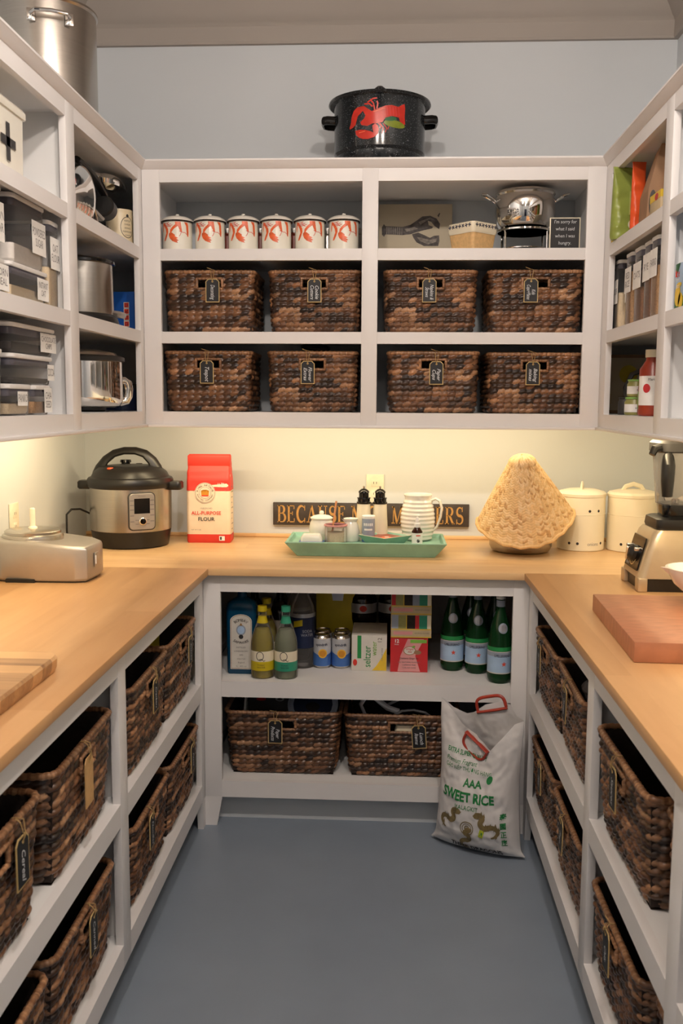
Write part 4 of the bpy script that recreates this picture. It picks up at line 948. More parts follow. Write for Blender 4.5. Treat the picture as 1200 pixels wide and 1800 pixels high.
tag(B().tube([(-1.15,3.60,.985),(-1.165,3.56,1.03),(-1.185,3.50,1.055),(-1.205,3.46,1.058),(-1.217,3.44,1.04),(-1.218,3.44,.98),(-1.214,3.44,.930),(-1.20,3.42,.9195)], .0040, 8).build('power_cord', 'black_plastic'), 'black power cord looping up beside the pressure cooker', 'cord')

# flour bag
t = thing('flour_bag', 'red and cream paper bag of flour with folded top', 'bag', (-.712, 3.655, ZC), R(2))
b = B(); w_, d_ = .172, .100
rg = [(w_*.97,d_*.95,.012,0),(w_,d_,.014,.006),(w_*1.005,d_*1.02,.014,.10),(w_,d_,.014,.20),(w_*.98,d_*.92,.012,.25),(w_*.96,d_*.66,.010,.29),(w_*.95,d_*.40,.006,.318)]
b.loft(rg, cs=4)
o = b.build('paper_body', ['flour_paper'], t, ang=50)
b = B(); b.loft([(w_*.95,d_*.42,.006,.316),(w_*.97,d_*.40,.008,.322),(w_*.97,d_*.34,.008,.340),(w_*.94,d_*.20,.006,.346)]); b.box((-w_*.485,-d_*.30,.300),(w_*.485,-d_*.20,.344), 0, .004); b.build('folded_top', 'flour_red', t)
b = B(); K = [(w_*1.008,d_*1.02,.014,.206),(w_*1.006,d_*1.01,.014,.21),(w_*.989,d_*.935,.012,.25),(w_*.97,d_*.68,.010,.29),(w_*.957,d_*.42,.006,.319)]; fine = []
for g0, g1 in zip(K, K[1:]): fine += [tuple(g0[i]*(1-f/5)+g1[i]*f/5 for i in range(4)) for f in range(5)]
b.loft(fine+[K[-1]], cs=10, cap0=False)
nv = []
for x, y, z in b.v:
    k = .007*min(1, max(0, (z-.212)/.03)); q = noise.noise(Vector((x*26, y*22, z*34)))+.5*noise.noise(Vector((x*60, y*50, z*70+4))); nv.append((x+(k*.3*q), y-k*abs(q)*math.copysign(1, y)*.2+k*.8*q, z))
b.v = nv; b.build('red_upper', 'flour_red', t, ang=60)
B().loft([(w_*.976,d_*.956,.012,.0003),(w_*1.006,d_*1.01,.014,.006),(w_*1.009,d_*1.012,.014,.034)], cap1=False, cap0=False).build('red_lower', 'flour_red', t, ang=50)
ff = lambda u, v: (u, -d_/2*(1.03 if v < .21 else 1.03-(v-.21)*3.0)-.0004, v)
decal.c = None
decal('round_emblem', [(ell(-.012,.198,.0400,.0400,0,40), 0)]+[(p, 1) for p in ring(-.012,.198,.0372,.0386)]+[(p, 1) for p in ring(-.012,.198,.0222,.0234)]+
   [([(-.026,.186),(.002,.186),(.004,.206),(-.002,.198),(-.006,.210),(-.012,.198),(-.018,.210),(-.022,.198),(-.028,.206)], 2), (rect(-.026,.184,.002,.189), 3)], lambda u, v: (u, -d_/2*1.03-.0016, v), ['flour_paper','ink_soft','gold','flour_red'], t)
def ctext(s, cx, cy, r, a0, a1, size, fn, mat, par, flip=False, maxe=0):
    for i, ch in enumerate(s):
        if ch == ' ': continue
        a = R(a0+(a1-a0)*i/max(1, len(s)-1)); text(ch, size, fn, mat, par, 'letter', rot=a-PI/2+(PI if flip else 0), at=(cx+r*math.cos(a), cy+r*math.sin(a)), maxe=maxe)
fe = lambda u, v: (u, -d_/2*1.03-.0024, v)
ctext('KING ARTHUR', -.012, .198, .030, 165, 15, .0105, fe, 'ink', t); ctext('BAKING COMPANY', -.012, .198, .030, 195, 345, .008, fe, 'ink', t, True)
text('ALL-PURPOSE', .0195, fe, 'flour_red', t, at=(-.008,.118), sx=.98, bold=.0003); text('FLOUR', .021, fe, 'ink', t, at=(-.008,.094), sx=1.0, bold=.0003)
text('UNBLEACHED', .0075, fe, 'ink_soft', t, at=(-.008,.137)); text('11.7%', .013, lambda u, v: (u, -d_/2*1.03-.0016, v), 'paper_white', t, at=(.050,.232), sx=.9); text('PROTEIN', .006, lambda u, v: (u, -d_/2*1.03-.0016, v), 'paper_white', t, at=(.050,.222))
text('NET WT 5 LBS', .006, fe, 'ink_soft', t, at=(-.048,.052)); decal('small_seal', [(rect(.042,.010,.064,.028), 0), (rect(.045,.013,.052,.025), 1)], fe, ['paper_white','ink'], t)
decal('side_print', [(rect(.003,.03+i*.021,.003+.02+.012*((i*7) % 3), .033+i*.021), 0) for i in range(10)], lambda u, v: (w_/2*1.012+.0004, u-.03, v), ['ink_soft'], t); decal.c = (0,0)

# food processor base
t = thing('food_processor_base', 'brushed silver food processor motor base with cream spindle', 'appliance', (-1.08, 2.87, ZC))
out = [(-.155,-.055),(-.140,-.092),(-.105,-.108),(.0,-.115),(.125,-.112),(.160,-.100),(.168,.00),(.160,.055),(.120,.095),(.0,.112),(-.10,.108),(-.145,.07)]
def fpring(k, zf, o=0): return [(x*k+o, y*k, zf(x)) for x, y in out]
b = B(); n = len(out); zt_ = lambda x: .128-.10*max(0, x+.02)
vs = fpring(.96, lambda x: .004)+fpring(1, lambda x: .012)+fpring(1.0, lambda x: zt_(x)-.012)+fpring(.985, lambda x: zt_(x)-.004)+fpring(.95, lambda x: zt_(x)); fs = []
for j in range(4): fs += [(j*n+i, j*n+(i+1) % n, (j+1)*n+(i+1) % n, (j+1)*n+i) for i in range(n)]
fs += [tuple(range(n))[::-1], tuple(4*n+i for i in range(n))]
o = b.add(vs, fs).build('motor_housing', 'silver_plastic', t, ang=40)
mo = o.modifiers.new('round', 'BEVEL'); mo.width = .006; mo.segments = 2; mo.limit_method = 'ANGLE'
B().prism([(x*.93, y*.93) for x, y in out], 0, .006).build('rubber_foot', 'black_plastic', t)
B().box((-.09,-.1165,.0),(-.0,-.105,.011)).build('vent_slot', 'black_plastic', t)
B().lathe([(0,.10),(.092,.10),(.094,.128),(.092,.136),(.086,.139),(.086,.146),(.080,.150),(0,.152)], c=(-.045,-.0,0), seg=56).build('bowl_seat', 'steel_soft', t)
B().lathe([(0,.150),(.014,.150),(.014,.156),(.0085,.160),(.0085,.214),(.006,.217),(0,.217)], c=(-.045,0,0), seg=20).build('spindle', 'cream_plate', t)
B().box((.1655,-.050,.040),(.168,.010,.085), 0, .001).build('switch_plate', 'silver_plastic', t); B().box((.168,-.046,.050),(.1705,-.043,.076)).build('lever', 'white_plastic', t)
tag(B().tube([(-1.235,2.80,1.02),(-1.24,2.75,1.0),(-1.235,2.71,.95),(-1.228,2.70,.922),(-1.20,2.66,.9187)], .0040, 8).build('power_cord', 'black_plastic'), 'dark power cord behind the food processor base', 'cord')

# wall outlets
def outlet(label, loc, rz):
    t = thing('wall_outlet', label, 'outlet', loc, rz)
    B().box((-.036,-.006,-.058),(.036,0,.058), 0, .002).build('cover_plate', 'cream_plate', t)
    for z in (-.022, .022):
        q = B().box((-.016,-.0075,z-.014),(.016,-.0058,z+.014), 0, .0007).build('socket', 'cream_plate', t)
        B().box((-.007,-.0078,z-.003),(-.005,-.0074,z+.006)).build('slot', 'ink', q); B().box((.005,-.0078,z-.003),(.007,-.0074,z+.006)).build('slot', 'ink', q)
outlet('white double wall outlet behind the shaker bottles on the back wall', (-.062, 3.7995, 1.118), 0)
outlet('cream double wall outlet on the left wall above the food processor', (-1.2595, 3.045, 1.068), PI/2)

# sign
t = thing('wood_sign', 'long black plank sign with gold serif lettering on the back wall', 'sign', (-.079, 3.7995, 1.012))
B().box((-.399,-.018,-.046),(.399,0,.046), 0, .0015).build('plank', 'sign_black', t)
V = lambda x, y0=0, y1=1, w_=.15: [rect(x-w_/2, y0, x+w_/2, y1)]
Hh = lambda x0, x1, y, w_=.055: [rect(x0, y-w_/2, x1, y+w_/2)]
def srf(x, y, w_=.26): return Hh(x-w_/2, x+w_/2, y+(.03 if y < .5 else -.03), .06)
def tick(x, y0, y1): return [rect(x-.03, y0, x+.03, y1)]
def rib(p, w_): return ribbon(p, w_)
GL = {
 'B': (V(.14)+Hh(0,.36,.97)+Hh(0,.40,.03)+Hh(.14,.36,.53)+rib(arc(.34,.755,.21,.215,-90,90), [.05,.07,.10,.13,.15,.155,.16,.155,.15,.13,.10,.07,.05])+rib(arc(.38,.275,.24,.245,-90,90), [.05,.07,.10,.13,.15,.16,.17,.16,.15,.13,.10,.07,.05]), .68),
 'E': (V(.14)+Hh(0,.58,.97)+Hh(0,.60,.03)+Hh(.14,.44,.53)+tick(.56,.78,1)+tick(.58,0,.24)+tick(.43,.42,.64), .66),
 'C': (rib(arc(.40,.5,.33,.47,48,312,22), [.04,.06,.08,.10,.12,.14,.15,.16,.16,.17,.17,.17,.17,.17,.16,.16,.15,.14,.12,.10,.08,.06,.04])+tick(.66,.70,1)+tick(.66,0,.26), .74),
 'A': (rib([(.10,0),(.37,1)], .06)+rib([(.37,1),(.66,0)], .15)+Hh(.20,.56,.34)+srf(.10,0)+srf(.66,0,.3), .80),
 'U': (rib([(.16,1),(.16,.32)], .15)+rib(arc(.38,.30,.22,.27,180,360), [.15,.14,.12,.10,.08,.07,.06,.06,.055,.055,.055,.055,.055])+rib([(.60,.30),(.60,1)], .055)+srf(.16,1,.32)+srf(.60,1,.26), .76),
 'S': (rib(arc(.30,.73,.21,.24,35,270,14)+arc(.30,.26,.24,.24,90,-145,14), [.04,.06,.07,.08,.09,.10,.11,.12,.13,.14,.15,.15,.16,.16,.16,.16,.16,.15,.15,.14,.13,.12,.11,.10,.09,.08,.07,.06,.05,.04])+tick(.50,.72,1)+tick(.08,0,.28), .60),
 'N': (rib([(.14,0),(.14,1)], .055)+rib([(.14,1),(.62,0)], .15)+rib([(.62,0),(.62,1)], .055)+srf(.14,0)+srf(.62,1)+srf(.10,1,.2), .78),
 'I': (V(.15)+srf(.15,0,.3)+srf(.15,1,.3), .32),
 'M': (rib([(.12,0),(.14,1)], .055)+rib([(.14,1),(.43,0)], .14)+rib([(.43,0),(.74,1)], .055)+rib([(.76,1),(.76,0)], .15)+srf(.12,0)+srf(.76,0,.3)+srf(.12,1,.2)+srf(.78,1,.22), .94),
 'T': (V(.33)+Hh(.02,.64,.97)+tick(.05,.76,1)+tick(.61,.76,1)+srf(.33,0,.3), .68),
 'R': (V(.14)+Hh(0,.36,.97)+Hh(.14,.36,.50)+srf(.14,0,.3)+rib(arc(.34,.735,.22,.235,-90,90), [.05,.07,.10,.13,.15,.155,.16,.155,.15,.13,.10,.07,.05])+rib([(.34,.50),(.64,0)], .15)+srf(.66,0,.2), .74)}
words = 'BECAUSE NICE MATTERS'; gap = .10; tot = sum((GL[c][1]+gap) if c != ' ' else .34 for c in words); sc_ = .762/tot; hgt = .070; x0 = -.381
for c in words:
    if c == ' ': x0 += .34*sc_; continue
    sh = [([(x0+x*sc_, -.035+y*hgt) for x, y in p], 0) for p in GL[c][0]]
    decal.c = None; decal('letter', sh, flat((0,-.018,0)), ['sign_gold'], t); x0 += (GL[c][1]+gap)*sc_
decal.c = (0,0)

# teal tray (open trough with flared sides)
t = thing('serving_tray', 'long teal painted wooden tray with flared sides holding the coffee things', 'tray', (-.086, 3.425, ZC))
b = B(); OB, OT, IB, IT = (.248,.100), (.290,.136), (.272,.119), (.279,.126)
def rc(a, z): return [(-a[0],-a[1],z),(a[0],-a[1],z),(a[0],a[1],z),(-a[0],a[1],z)]
vs = rc(OB,0)+rc(OT,.054)+rc(IT,.056)+rc(IB,.040)
fs = [(3,2,1,0),(12,13,14,15)]+[(j*4+i, j*4+(i+1) % 4, (j+1)*4+(i+1) % 4, (j+1)*4+i) for j in range(3) for i in range(4)]
o = b.add(vs, fs).build('trough', 'teal_paint', t, ang=20); mo = o.modifiers.new('round', 'BEVEL'); mo.width = .0025; mo.segments = 2
ZT = ZC+.0402
# sugar jar, spoon
t = thing('sugar_jar', 'white ceramic lidded sugar jar at the left end of the tray', 'jar', (-.256, 3.475, ZT))
B().lathe([(0,0),(.036,0),(.043,.008),(.047,.035),(.044,.062),(.038,.074),(.038,.078),(.034,.078),(.034,.01),(0,.008)], seg=40).build('body', 'white_ceramic', t)
B().lathe([(.042,.078),(.043,.082),(.030,.090),(.010,.094),(0,.094)], seg=40).lathe([(0,.093),(.006,.093),(.009,.100),(.007,.107),(0,.109)], seg=16).build('lid', 'white_ceramic', t)
o = tag(B().tube([(-.212,3.400,ZT+.030),(-.206,3.410,ZT+.085),(-.198,3.422,ZT+.150)], [.0045,.004,.005], 8, flat=.6).lathe([(0,0),(.010,.002),(.013,.010),(.010,.018),(0,.02)], c=(-.2125,3.398,ZT+.020), seg=12).build('wooden_spoon', 'spoon_wood'), 'pink wooden spoon standing up from the glass jar', 'spoon')
t = thing('glass_jar', 'clear glass jar with a rosy rim in front of the sugar jar', 'jar', (-.198, 3.392, ZT))
B().lathe([(0,0),(.038,0),(.041,.004),(.041,.058),(.040,.062),(.0385,.062),(.039,.006),(0,.005)], seg=40).build('glass_body', 'clear', t)
B().lathe([(0,.006),(.037,.006),(.0375,.040),(0,.042)], seg=32).build('contents', 'grain_cream', t)
B().lathe([(.0395,.062),(.043,.063),(.043,.068),(.0395,.069),(.0395,.062)], seg=40).build('coloured_rim', 'carton_pink', t)
t = thing('butter_dish', 'white lidded butter dish with a blue base at the tray front', 'dish', (-.284, 3.368, ZT))
B().loft([(.088,.052,.010,0),(.092,.056,.012,.006),(.092,.056,.012,.009)]).build('base_plate', 'can_blue', t); B().loft([(.080,.046,.010,.009),(.078,.044,.012,.024),(.062,.032,.014,.036),(.058,.028,.012,.037)]).build('cover', 'white_ceramic', t)
t = thing('creamer_jug', 'small white ceramic creamer jug between glass jar and salt shaker', 'jug', (-.145, 3.445, ZT))
B().lathe([(0,0),(.030,0),(.034,.006),(.035,.030),(.028,.058),(.022,.072),(.028,.084),(.025,.085),(.019,.072),(.02,.01),(0,.008)], seg=36).build('body', 'white_ceramic', t)
B().add([(-.012,-.022,.078),(.0,-.040,.086),(.012,-.022,.078),(0,-.022,.066)], [(0,1,3),(1,2,3),(0,3,2),(0,2,1)], 0, Matrix.Rotation(R(-60), 4, 'Z')).build('spout', 'white_ceramic', t)
for i, (x, lb) in enumerate(((-.0985, 'cream lighthouse shaker with a black lantern top, left of the two'), (-.0375, 'cream lighthouse shaker with a black lantern top, right of the two'))):
    t = thing('lighthouse_shaker', lb, 'shaker', (x, 3.485, ZT), 0, 'lighthouse shakers'); t.scale = (1,1,1.06)
    B().lathe([(0,0),(.0315,0),(.0315,.004),(.0245,.128),(0,.128)], seg=36).build('tower', 'cream', t)
    B().lathe([(.0,.126),(.026,.128),(.027,.134),(.0235,.136),(.0235,.146),(.026,.147),(.025,.150),(.0185,.151),(.0185,.166),(.021,.168),(.019,.173),(.010,.180),(0,.182)], seg=24).build('lantern_top', 'black_gloss', t)
    B().lathe([(0,.181),(.0035,.183),(.0045,.188),(0,.192)], seg=12).build('finial', 'chrome', t)
t = thing('salt_tin', 'small blue and white round tin in front of the lighthouse shakers', 'tin', (-.079, 3.426, ZT)); t.scale = (1.0,1.0,1.12)
B().lathe([(0,0),(.0235,0),(.024,.002),(.024,.080),(0,.080)], seg=36).build('body', 'water_grey', t); B().lathe([(.0246,.078),(.0246,.086),(.022,.088),(0,.088)], seg=36).build('lid', 'paper_white', t)
decal('blue_band', [(rect(-.034,.002,.034,.012), 0)], wrap(.0241), ['can_blue'], t, .008); decal('print_blocks', [(rect(-.018+i*.0075,.055,-.013+i*.0075,.064), 0) for i in range(5)]+[(rect(-.016,.040,.016,.046), 0)], wrap(.0241), ['paper_white'], t, .008)
t = thing('square_dish', 'shallow square teal dish turned corner-on with a red picture inside', 'dish', (-.018, 3.400, ZT), R(45))
b = B(); a0, a1, a2 = .050, .070, .064; vs = rc((a0,a0),0)+rc((a1,a1),.030)+rc((a2,a2),.030)+rc((a0-.004,a0-.004),.006)
o = b.add(vs, [(3,2,1,0),(12,13,14,15)]+[(j*4+i, j*4+(i+1) % 4, (j+1)*4+(i+1) % 4, (j+1)*4+i) for j in range(3) for i in range(4)]).build('dish_body', ['teal_paint'], t, ang=20)
B().add([(-a1,-a1,.0302),(a1,-a1,.0302),(a1,a1,.0302),(-a1,a1,.0302),(-a2,-a2,.0302),(a2,-a2,.0302),(a2,a2,.0302),(-a2,a2,.0302)], [(0,1,5,4),(1,2,6,5),(2,3,7,6),(3,0,4,7)]).build('pale_rim', 'cream_plate', t)
B().box((-.058,-.058,.022),(.058,.058,.024)).build('picture_card', 'sauce', t); decal.c = None; decal('red_print', [(ell(-.012,-.02,.03,.018,.8), 0), (ell(-.005,-.015,.010,.008), 1)], flat((0,0,.024), '+z'), ['coral_red','paper_white'], t); decal.c = (0,0)
t = thing('dropper_bottle', 'brown glass dropper bottle with a white label and rubber bulb', 'bottle', (.099, 3.372, ZT))
B().lathe([(0,0),(.0185,0),(.0195,.003),(.0195,.048),(.012,.060),(.010,.066),(0,.066)], seg=32).build('glass_body', 'brown_glass', t)
B().lathe([(0,.064),(.0125,.064),(.0125,.078),(.007,.080),(.0065,.096),(.003,.102),(0,.103)], seg=24).build('dropper_cap', 'white_plastic', t)
decal('label', [(rect(-.026,.004,.026,.044), 0), (ell(.004,.016,.006,.006), 1), (rect(-.004,.033,.012,.037), 2)], wrap(.0195), ['paper_white','ink','red_ink'], t, .008)
t = thing('ribbed_pitcher', 'large white ribbed ceramic pitcher at the right end of the tray', 'pitcher', (.104, 3.492, ZT))
pr_ = [(0,0),(.044,0),(.050,.004)]
for i in range(40):
    z = .008+i*.0038; k = z/.165; r0 = .052+.014*math.sin(PI*min(1, k*1.02))-.004*k; pr_.append((r0+.0013*math.cos(2*PI*i/4.0), z))
pr_ += [(.050,.162),(.053,.170),(.052,.173),(.049,.172),(.047,.160),(.055,.08),(.045,.010),(0,.008)]
B().lathe(pr_, seg=64).build('body', 'white_ceramic', t)
B().tube([(.048,-.012,.150),(.066,-.016,.158),(.080,-.019,.150),(.088,-.021,.125),(.084,-.020,.090),(.072,-.017,.055),(.056,-.013,.035)], [.009,.009,.009,.008,.008,.007,.007], 10, flat=.6).build('handle', 'white_ceramic', t)

# aluminium pot with bamboo steaming cone
t = thing('cooking_pot', 'low brushed aluminium pot under the bamboo steaming cone', 'pot', (.492, 3.520, ZC))
B().lathe([(0,0),(.095,0),(.108,.006),(.116,.022),(.118,.100),(.121,.104),(.116,.106),(.112,.02),(0,.008)], seg=64).build('body', 'steel_soft', t)
t = thing('bamboo_steamer', 'conical woven bamboo steaming basket upturned on a pot', 'basket', (.500, 3.470, 1.052))
def cone():
    vs = []; fs = []; ms = []; NS_, NR_ = 56, 34; pu, pv = 5, 4; NU, NV = NS_*pu, NR_*pv
    Xc = Matrix.Rotation(R(-7), 4, 'Y') @ Matrix.Rotation(R(16), 4, 'X')
    for j in range(NV+1):
        v = j/NV
        for i in range(NU):
            u = i/NU; a = 2*PI*u; r = .172-.140*v**1.05
            r += .010*math.sin(2*a+.6)*(1-v)+.006*math.sin(3*a)*(1-v)*.6
            z = -.028*(1-v)+v*.240; z += .018*math.cos(2*a)*(1-v)
            if v > .88: q = (v-.88)/.12; z = -.028*.12+.88*.240+.034*math.sin(q*PI/2); r = (.172-.140*.88**1.05)*max(.02, math.cos(q*PI/2))
            su = u*NS_; k = int(su) % 2; fx = su % 1; q = v*NR_+(fx if k else 1-fx)*.9; ph = q % 1
            r += .0030*math.sin(PI*ph)**.6*(.6+.4*math.sin(PI*fx))
            vs.append(tuple(Xc @ Vector((r*math.cos(a), r*math.sin(a), z))))
    rg = random.Random(5); tab = {}
    for j in range(NV):
        for i in range(NU):
            fs.append((j*NU+i, j*NU+(i+1) % NU, (j+1)*NU+(i+1) % NU, (j+1)*NU+i))
            su = (i+.5)/NU*NS_; k = int(su) % 2; q = int((j+.5)/NV*NR_+((su % 1) if k else 1-(su % 1))*.9); key = (int(su), q)
            if key not in tab: tab[key] = rg.choice([0,0,0,2,2,1])
            ms.append(tab[key])
    b = B(); b.v = vs; b.f = fs; b.m = ms
    return b, Xc
b, Xc = cone(); b.build('woven_cone', ['straw','straw_dark','straw_pale'], t, ang=70)
rp_ = []
for i in range(72):
    a = 2*PI*i/72; r = .174+.010*math.sin(2*a+.6)+.0036*math.sin(3*a); rp_.append(tuple(Xc @ Vector((r*math.cos(a), r*math.sin(a), -.028+.018*math.cos(2*a)+.003*math.sin(i*PI/2)))))
B().tube(rp_, .0065, 8, closed=True).build('plaited_rim', 'straw', t)

# canisters
def canister(label, x, y, r, h, txt, hr, holes_top):
    t = thing('storage_canister', label, 'canister', (x, y, ZC), 0, 'cream enamel vegetable canisters')
    B().lathe([(0,0),(r-.003,0),(r,.003),(r,h*.66),(r+.0012,h*.665),(r,h*.67),(r,h),(r-.004,h),(r-.004,.01),(0,.008)], seg=64).build('body', 'cream', t)
    B().lathe([(r+.002,h-.004),(r+.003,h+.006),(r-.004,h+.014),(r*.6,h+.022),(0,h+.025)], seg=64).build('lid', 'cream', t)
    c, s = math.cos(R(hr)), math.sin(R(hr)); B().tube([(-.042*c,-.042*s,h+.016),(-.030*c,-.030*s,h+.034),(0,0,h+.043),(.030*c,.030*s,h+.034),(.042*c,.042*s,h+.016)], .005, 8, flat=1.8).build('lid_handle', 'cream', t)
    for dz, us in ((.030, (-.060,-.028,.070)), (h-.055, (.014,.052) if holes_top else ())):
        for u in us: decal('vent_hole', [(ell(u,dz,.0052,.0052), 0)], wrap(r), ['ink'], t, .006)
    text(txt, .019, wrap(r, ang=R(-84)), 'ink_soft', t, at=(.022,.028), maxe=.01, sx=.9)
    return t
canister('cream enamel onions canister right of the bamboo cone', .731, 3.598, .088, .208, 'onions', 75, True)
canister('cream enamel potatoes canister behind the blender', .920, 3.585, .092, .208, 'potatoes', 8, False)

# blender
t = thing('blender', 'champagne metal blender with black controls and clear jug', 'blender', (.862, 2.865, ZC))
b = B(); vs = []; 
prf = [(.0,-.128,.120,.105),(.016,-.130,.120,.106),(.040,-.126,.118,.104),(.120,-.104,.112,.098),(.170,-.086,.106,.092),(.182,-.076,.098,.086)]
rg = [((q[2]-q[1]), q[3]*2, .022, q[0], (q[1]+q[2])/2, 0) for q in prf]
B().loft(rg[2:], cap0=True).build('motor_housing', 'blender_metal', t)
B().loft([(.228,.190,.02,0),(.232,.196,.02,.02),(.236,.200,.022,.041)]).build('lower_skirt', 'black_plastic', t)
b = B()
for yy in (-.085,.085): B().box((-.128,yy-.020,0),(-.100,yy+.020,.042), 0, .004).build('front_foot', 'blender_metal', t)
cp = lambda u, v: (-.1262+.275*(v-.04)+.0-.0012, -u, v)
X = Matrix(((0,0,-1,0),(-1,0,0,0),(0,1,0,0),(0,0,0,1)))
pan = B().add([cp(u, v) for u, v in ((-.070,.058),(.070,.058),(.064,.155),(-.064,.155))]+[(p[0]-.004, p[1], p[2]) for p in [cp(u, v) for u, v in ((-.070,.058),(.070,.058),(.064,.155),(-.064,.155))]], [(4,5,6,7),(0,1,5,4),(1,2,6,5),(2,3,7,6),(3,0,4,7),(3,2,1,0)]).build('control_panel', 'black_gloss', t)
kx = cp(0,.105)[0]-.004
B().lathe([(0,0),(.026,0),(.024,.012),(.014,.022),(0,.023)], seg=28, X=Matrix.Translation((kx,0,.102)) @ Matrix.Rotation(R(-75), 4, 'Y')).build('speed_dial', 'black_plastic', pan)
B().box((-.022,-.004,-.022),(-.012,.004,.022), 0, .002, Matrix.Translation((kx-.006,0,.102)) @ Matrix.Rotation(R(25), 4, 'X')).build('dial_pointer', 'chrome', pan)
for yy in (-.046,.046): B().box((-.020,-.006,-.005),(.002,.006,.005), 0, .002, Matrix.Translation((cp(0,.120)[0]-.003,yy,.120))).build('toggle_switch', 'steel', pan)
decal.c = None; decal('dial_scale', [(p, 0) for p in ribbon([(.034*math.cos(R(a)), .102+.034*math.sin(R(a))) for a in range(200, 342, 12)], .003)], lambda u, v: tuple(Vector(cp(u, v))+Vector((-.0045,0,0))), ['gold_edge'], pan)
text('Vitamix', .013, lambda u, v: tuple(Vector(cp(u, v))+Vector((-.0045,0,0))), 'chalk_white', pan, at=(-.040,.068)); decal.c = (0,0)
B().loft([(.140,.150,.016,.182),(.146,.156,.018,.190),(.140,.150,.018,.212),(.120,.128,.016,.217)]).build('drive_collar', 'black_plastic', t)
B().loft([(.088,.088,.020,.217),(.096,.096,.022,.250),(.094,.094,.022,.256)]).build('jug_base', 'black_gloss', t)
B().loft([(.104,.104,.026,.254),(.116,.116,.028,.33),(.130,.130,.030,.415)], cap1=False).build('jug', 'clear_smoke', t)
B().lathe([(0,.257),(.012,.257),(.012,.268),(0,.270)], seg=12).add([(-.03,-.006,.262),(0,0,.268),(-.03,.006,.262),(-.042,0,.290),(.03,-.006,.262),(.03,.006,.262),(.042,0,.288)], [(0,1,3),(1,2,3),(4,6,1),(6,5,1)]).build('blade', 'steel', t)
B().loft([(.138,.138,.030,.410),(.146,.146,.032,.414),(.146,.146,.032,.438),(.130,.130,.028,.446)]).build('jug_lid', 'dark_grey', t)
B().tube([(-.070,-.060,.425),(-.088,-.070,.422),(-.096,-.074,.405)], [.012,.012,.010], 10).build('lid_tab', 'black_plastic', t)
B().tube([(-.044,-.058,.400),(-.052,-.086,.396),(-.055,-.100,.375),(-.056,-.102,.330),(-.054,-.098,.285)], [.014,.017,.020,.019,.015], 12).build('jug_handle', 'black_plastic', t)

# chopping boards and bowl
t = thing('chopping_board', 'thick end-grain chopping block on the right worktop', 'board', (.742, 2.240, ZC), R(-2.2))
B().box((-.205,-.255,0),(.205,.255,.046), 0, .003).build('block', 'end_grain', t)
t = thing('serving_bowl', 'white footed ceramic bowl with a spout lip on the chopping block', 'bowl', (.800, 2.400, ZC+.0463))
B().lathe([(0,0),(.034,0),(.036,.004),(.031,.014),(.040,.024),(.070,.050),(.088,.082),(.092,.092),(.087,.092),(.066,.055),(.034,.030),(0,.028)], seg=56).build('bowl', 'white_ceramic', t)
B().add([(-.080,-.022,.090),(-.108,0,.094),(-.080,.022,.090),(-.082,0,.072)], [(0,1,3),(1,2,3),(0,3,2),(0,2,1)]).build('pouring_lip', 'white_ceramic', t)
t = thing('cutting_board', 'striped acacia cutting board at the left picture edge', 'board', (-.905, 1.605, ZC))
B().loft([(.44,.50,.02,0),(.452,.512,.03,.012),(.456,.516,.035,.030),(.448,.508,.035,.036)], cs=6).build('plank', 'acacia', t)

# ================================================================= BASE SHELF, BACK: DRINKS
ZD = .5177
def bottle(name, label, x, y, prof, mat, cat='bottle', grp=None, seg=40):
    t = thing(name, label, cat, (x, y, ZD), 0, grp); B().lathe(prof, seg=seg).build('glass_body', mat, t); return t
def band(t, r, z0, z1, mat, name='label', a=1.9, ang=-PI/2): return B().lathe([(r+.0006,z0),(r+.0006,z1)], seg=40, a0=ang-a, a1=ang+a).build(name, mat, t)
# gin
t = thing('gin_bottle', 'square shouldered blue glass gin bottle with a tall cream label', 'bottle', (-.514, 3.200, ZD))
B().loft([(.096,.056,.010,0),(.102,.062,.012,.006),(.106,.064,.012,.20),(.106,.064,.014,.232),(.098,.058,.02,.250),(.060,.044,.02,.264),(.034,.034,.0165,.272),(.032,.032,.0155,.300)]).build('glass_body', 'gin_glass', t)
B().loft([(.036,.036,.017,.296),(.036,.036,.017,.306)]).build('cap', 'steel', t)
def arch(x0, x1, y0, y1): return [(x0,y0),(x1,y0),(x1,y1-(x1-x0)*.32)]+[((x0+x1)/2+(x1-x0)/2*math.cos(R(a)), y1-(x1-x0)*.32+(x1-x0)*.32*math.sin(R(a))) for a in range(15, 180, 15)]+[(x0,y1-(x1-x0)*.32)]
decal.c = None; gf = flat((0,-.0322,0))
lb = decal('label', [(arch(-.038,.038,.018,.214), 0), (arch(-.0355,.0355,.0205,.2115), 1), (arch(-.0342,.0342,.022,.210), 0), (ell(0,.158,.017,.019), 2), (ell(0,.158,.0125,.014), 3), (ell(0,.134,.008,.008), 4), ([(-.006,.174),(0,.184),(.006,.174)], 1)], gf, ['gin_label','label_gold','water_grey','water_blue','dark_grey'], t)
gf2 = flat((0,-.0336,0)); ctext('BOMBAY', 0, .160, .033, 128, 52, .014, gf2, 'ink', lb); ctext('SAPPHIRE', 0, .150, .038, 232, 308, .013, gf2, 'ink', lb, True)
for i, l in enumerate(['DISTILLED', 'LONDON DRY', 'GIN', 'Imported', 'England', '1L   40% vol']): text(l, .0075, gf2, 'ink_soft', lb, at=(0,.096-i*.0135))
decal.c = (0,0)
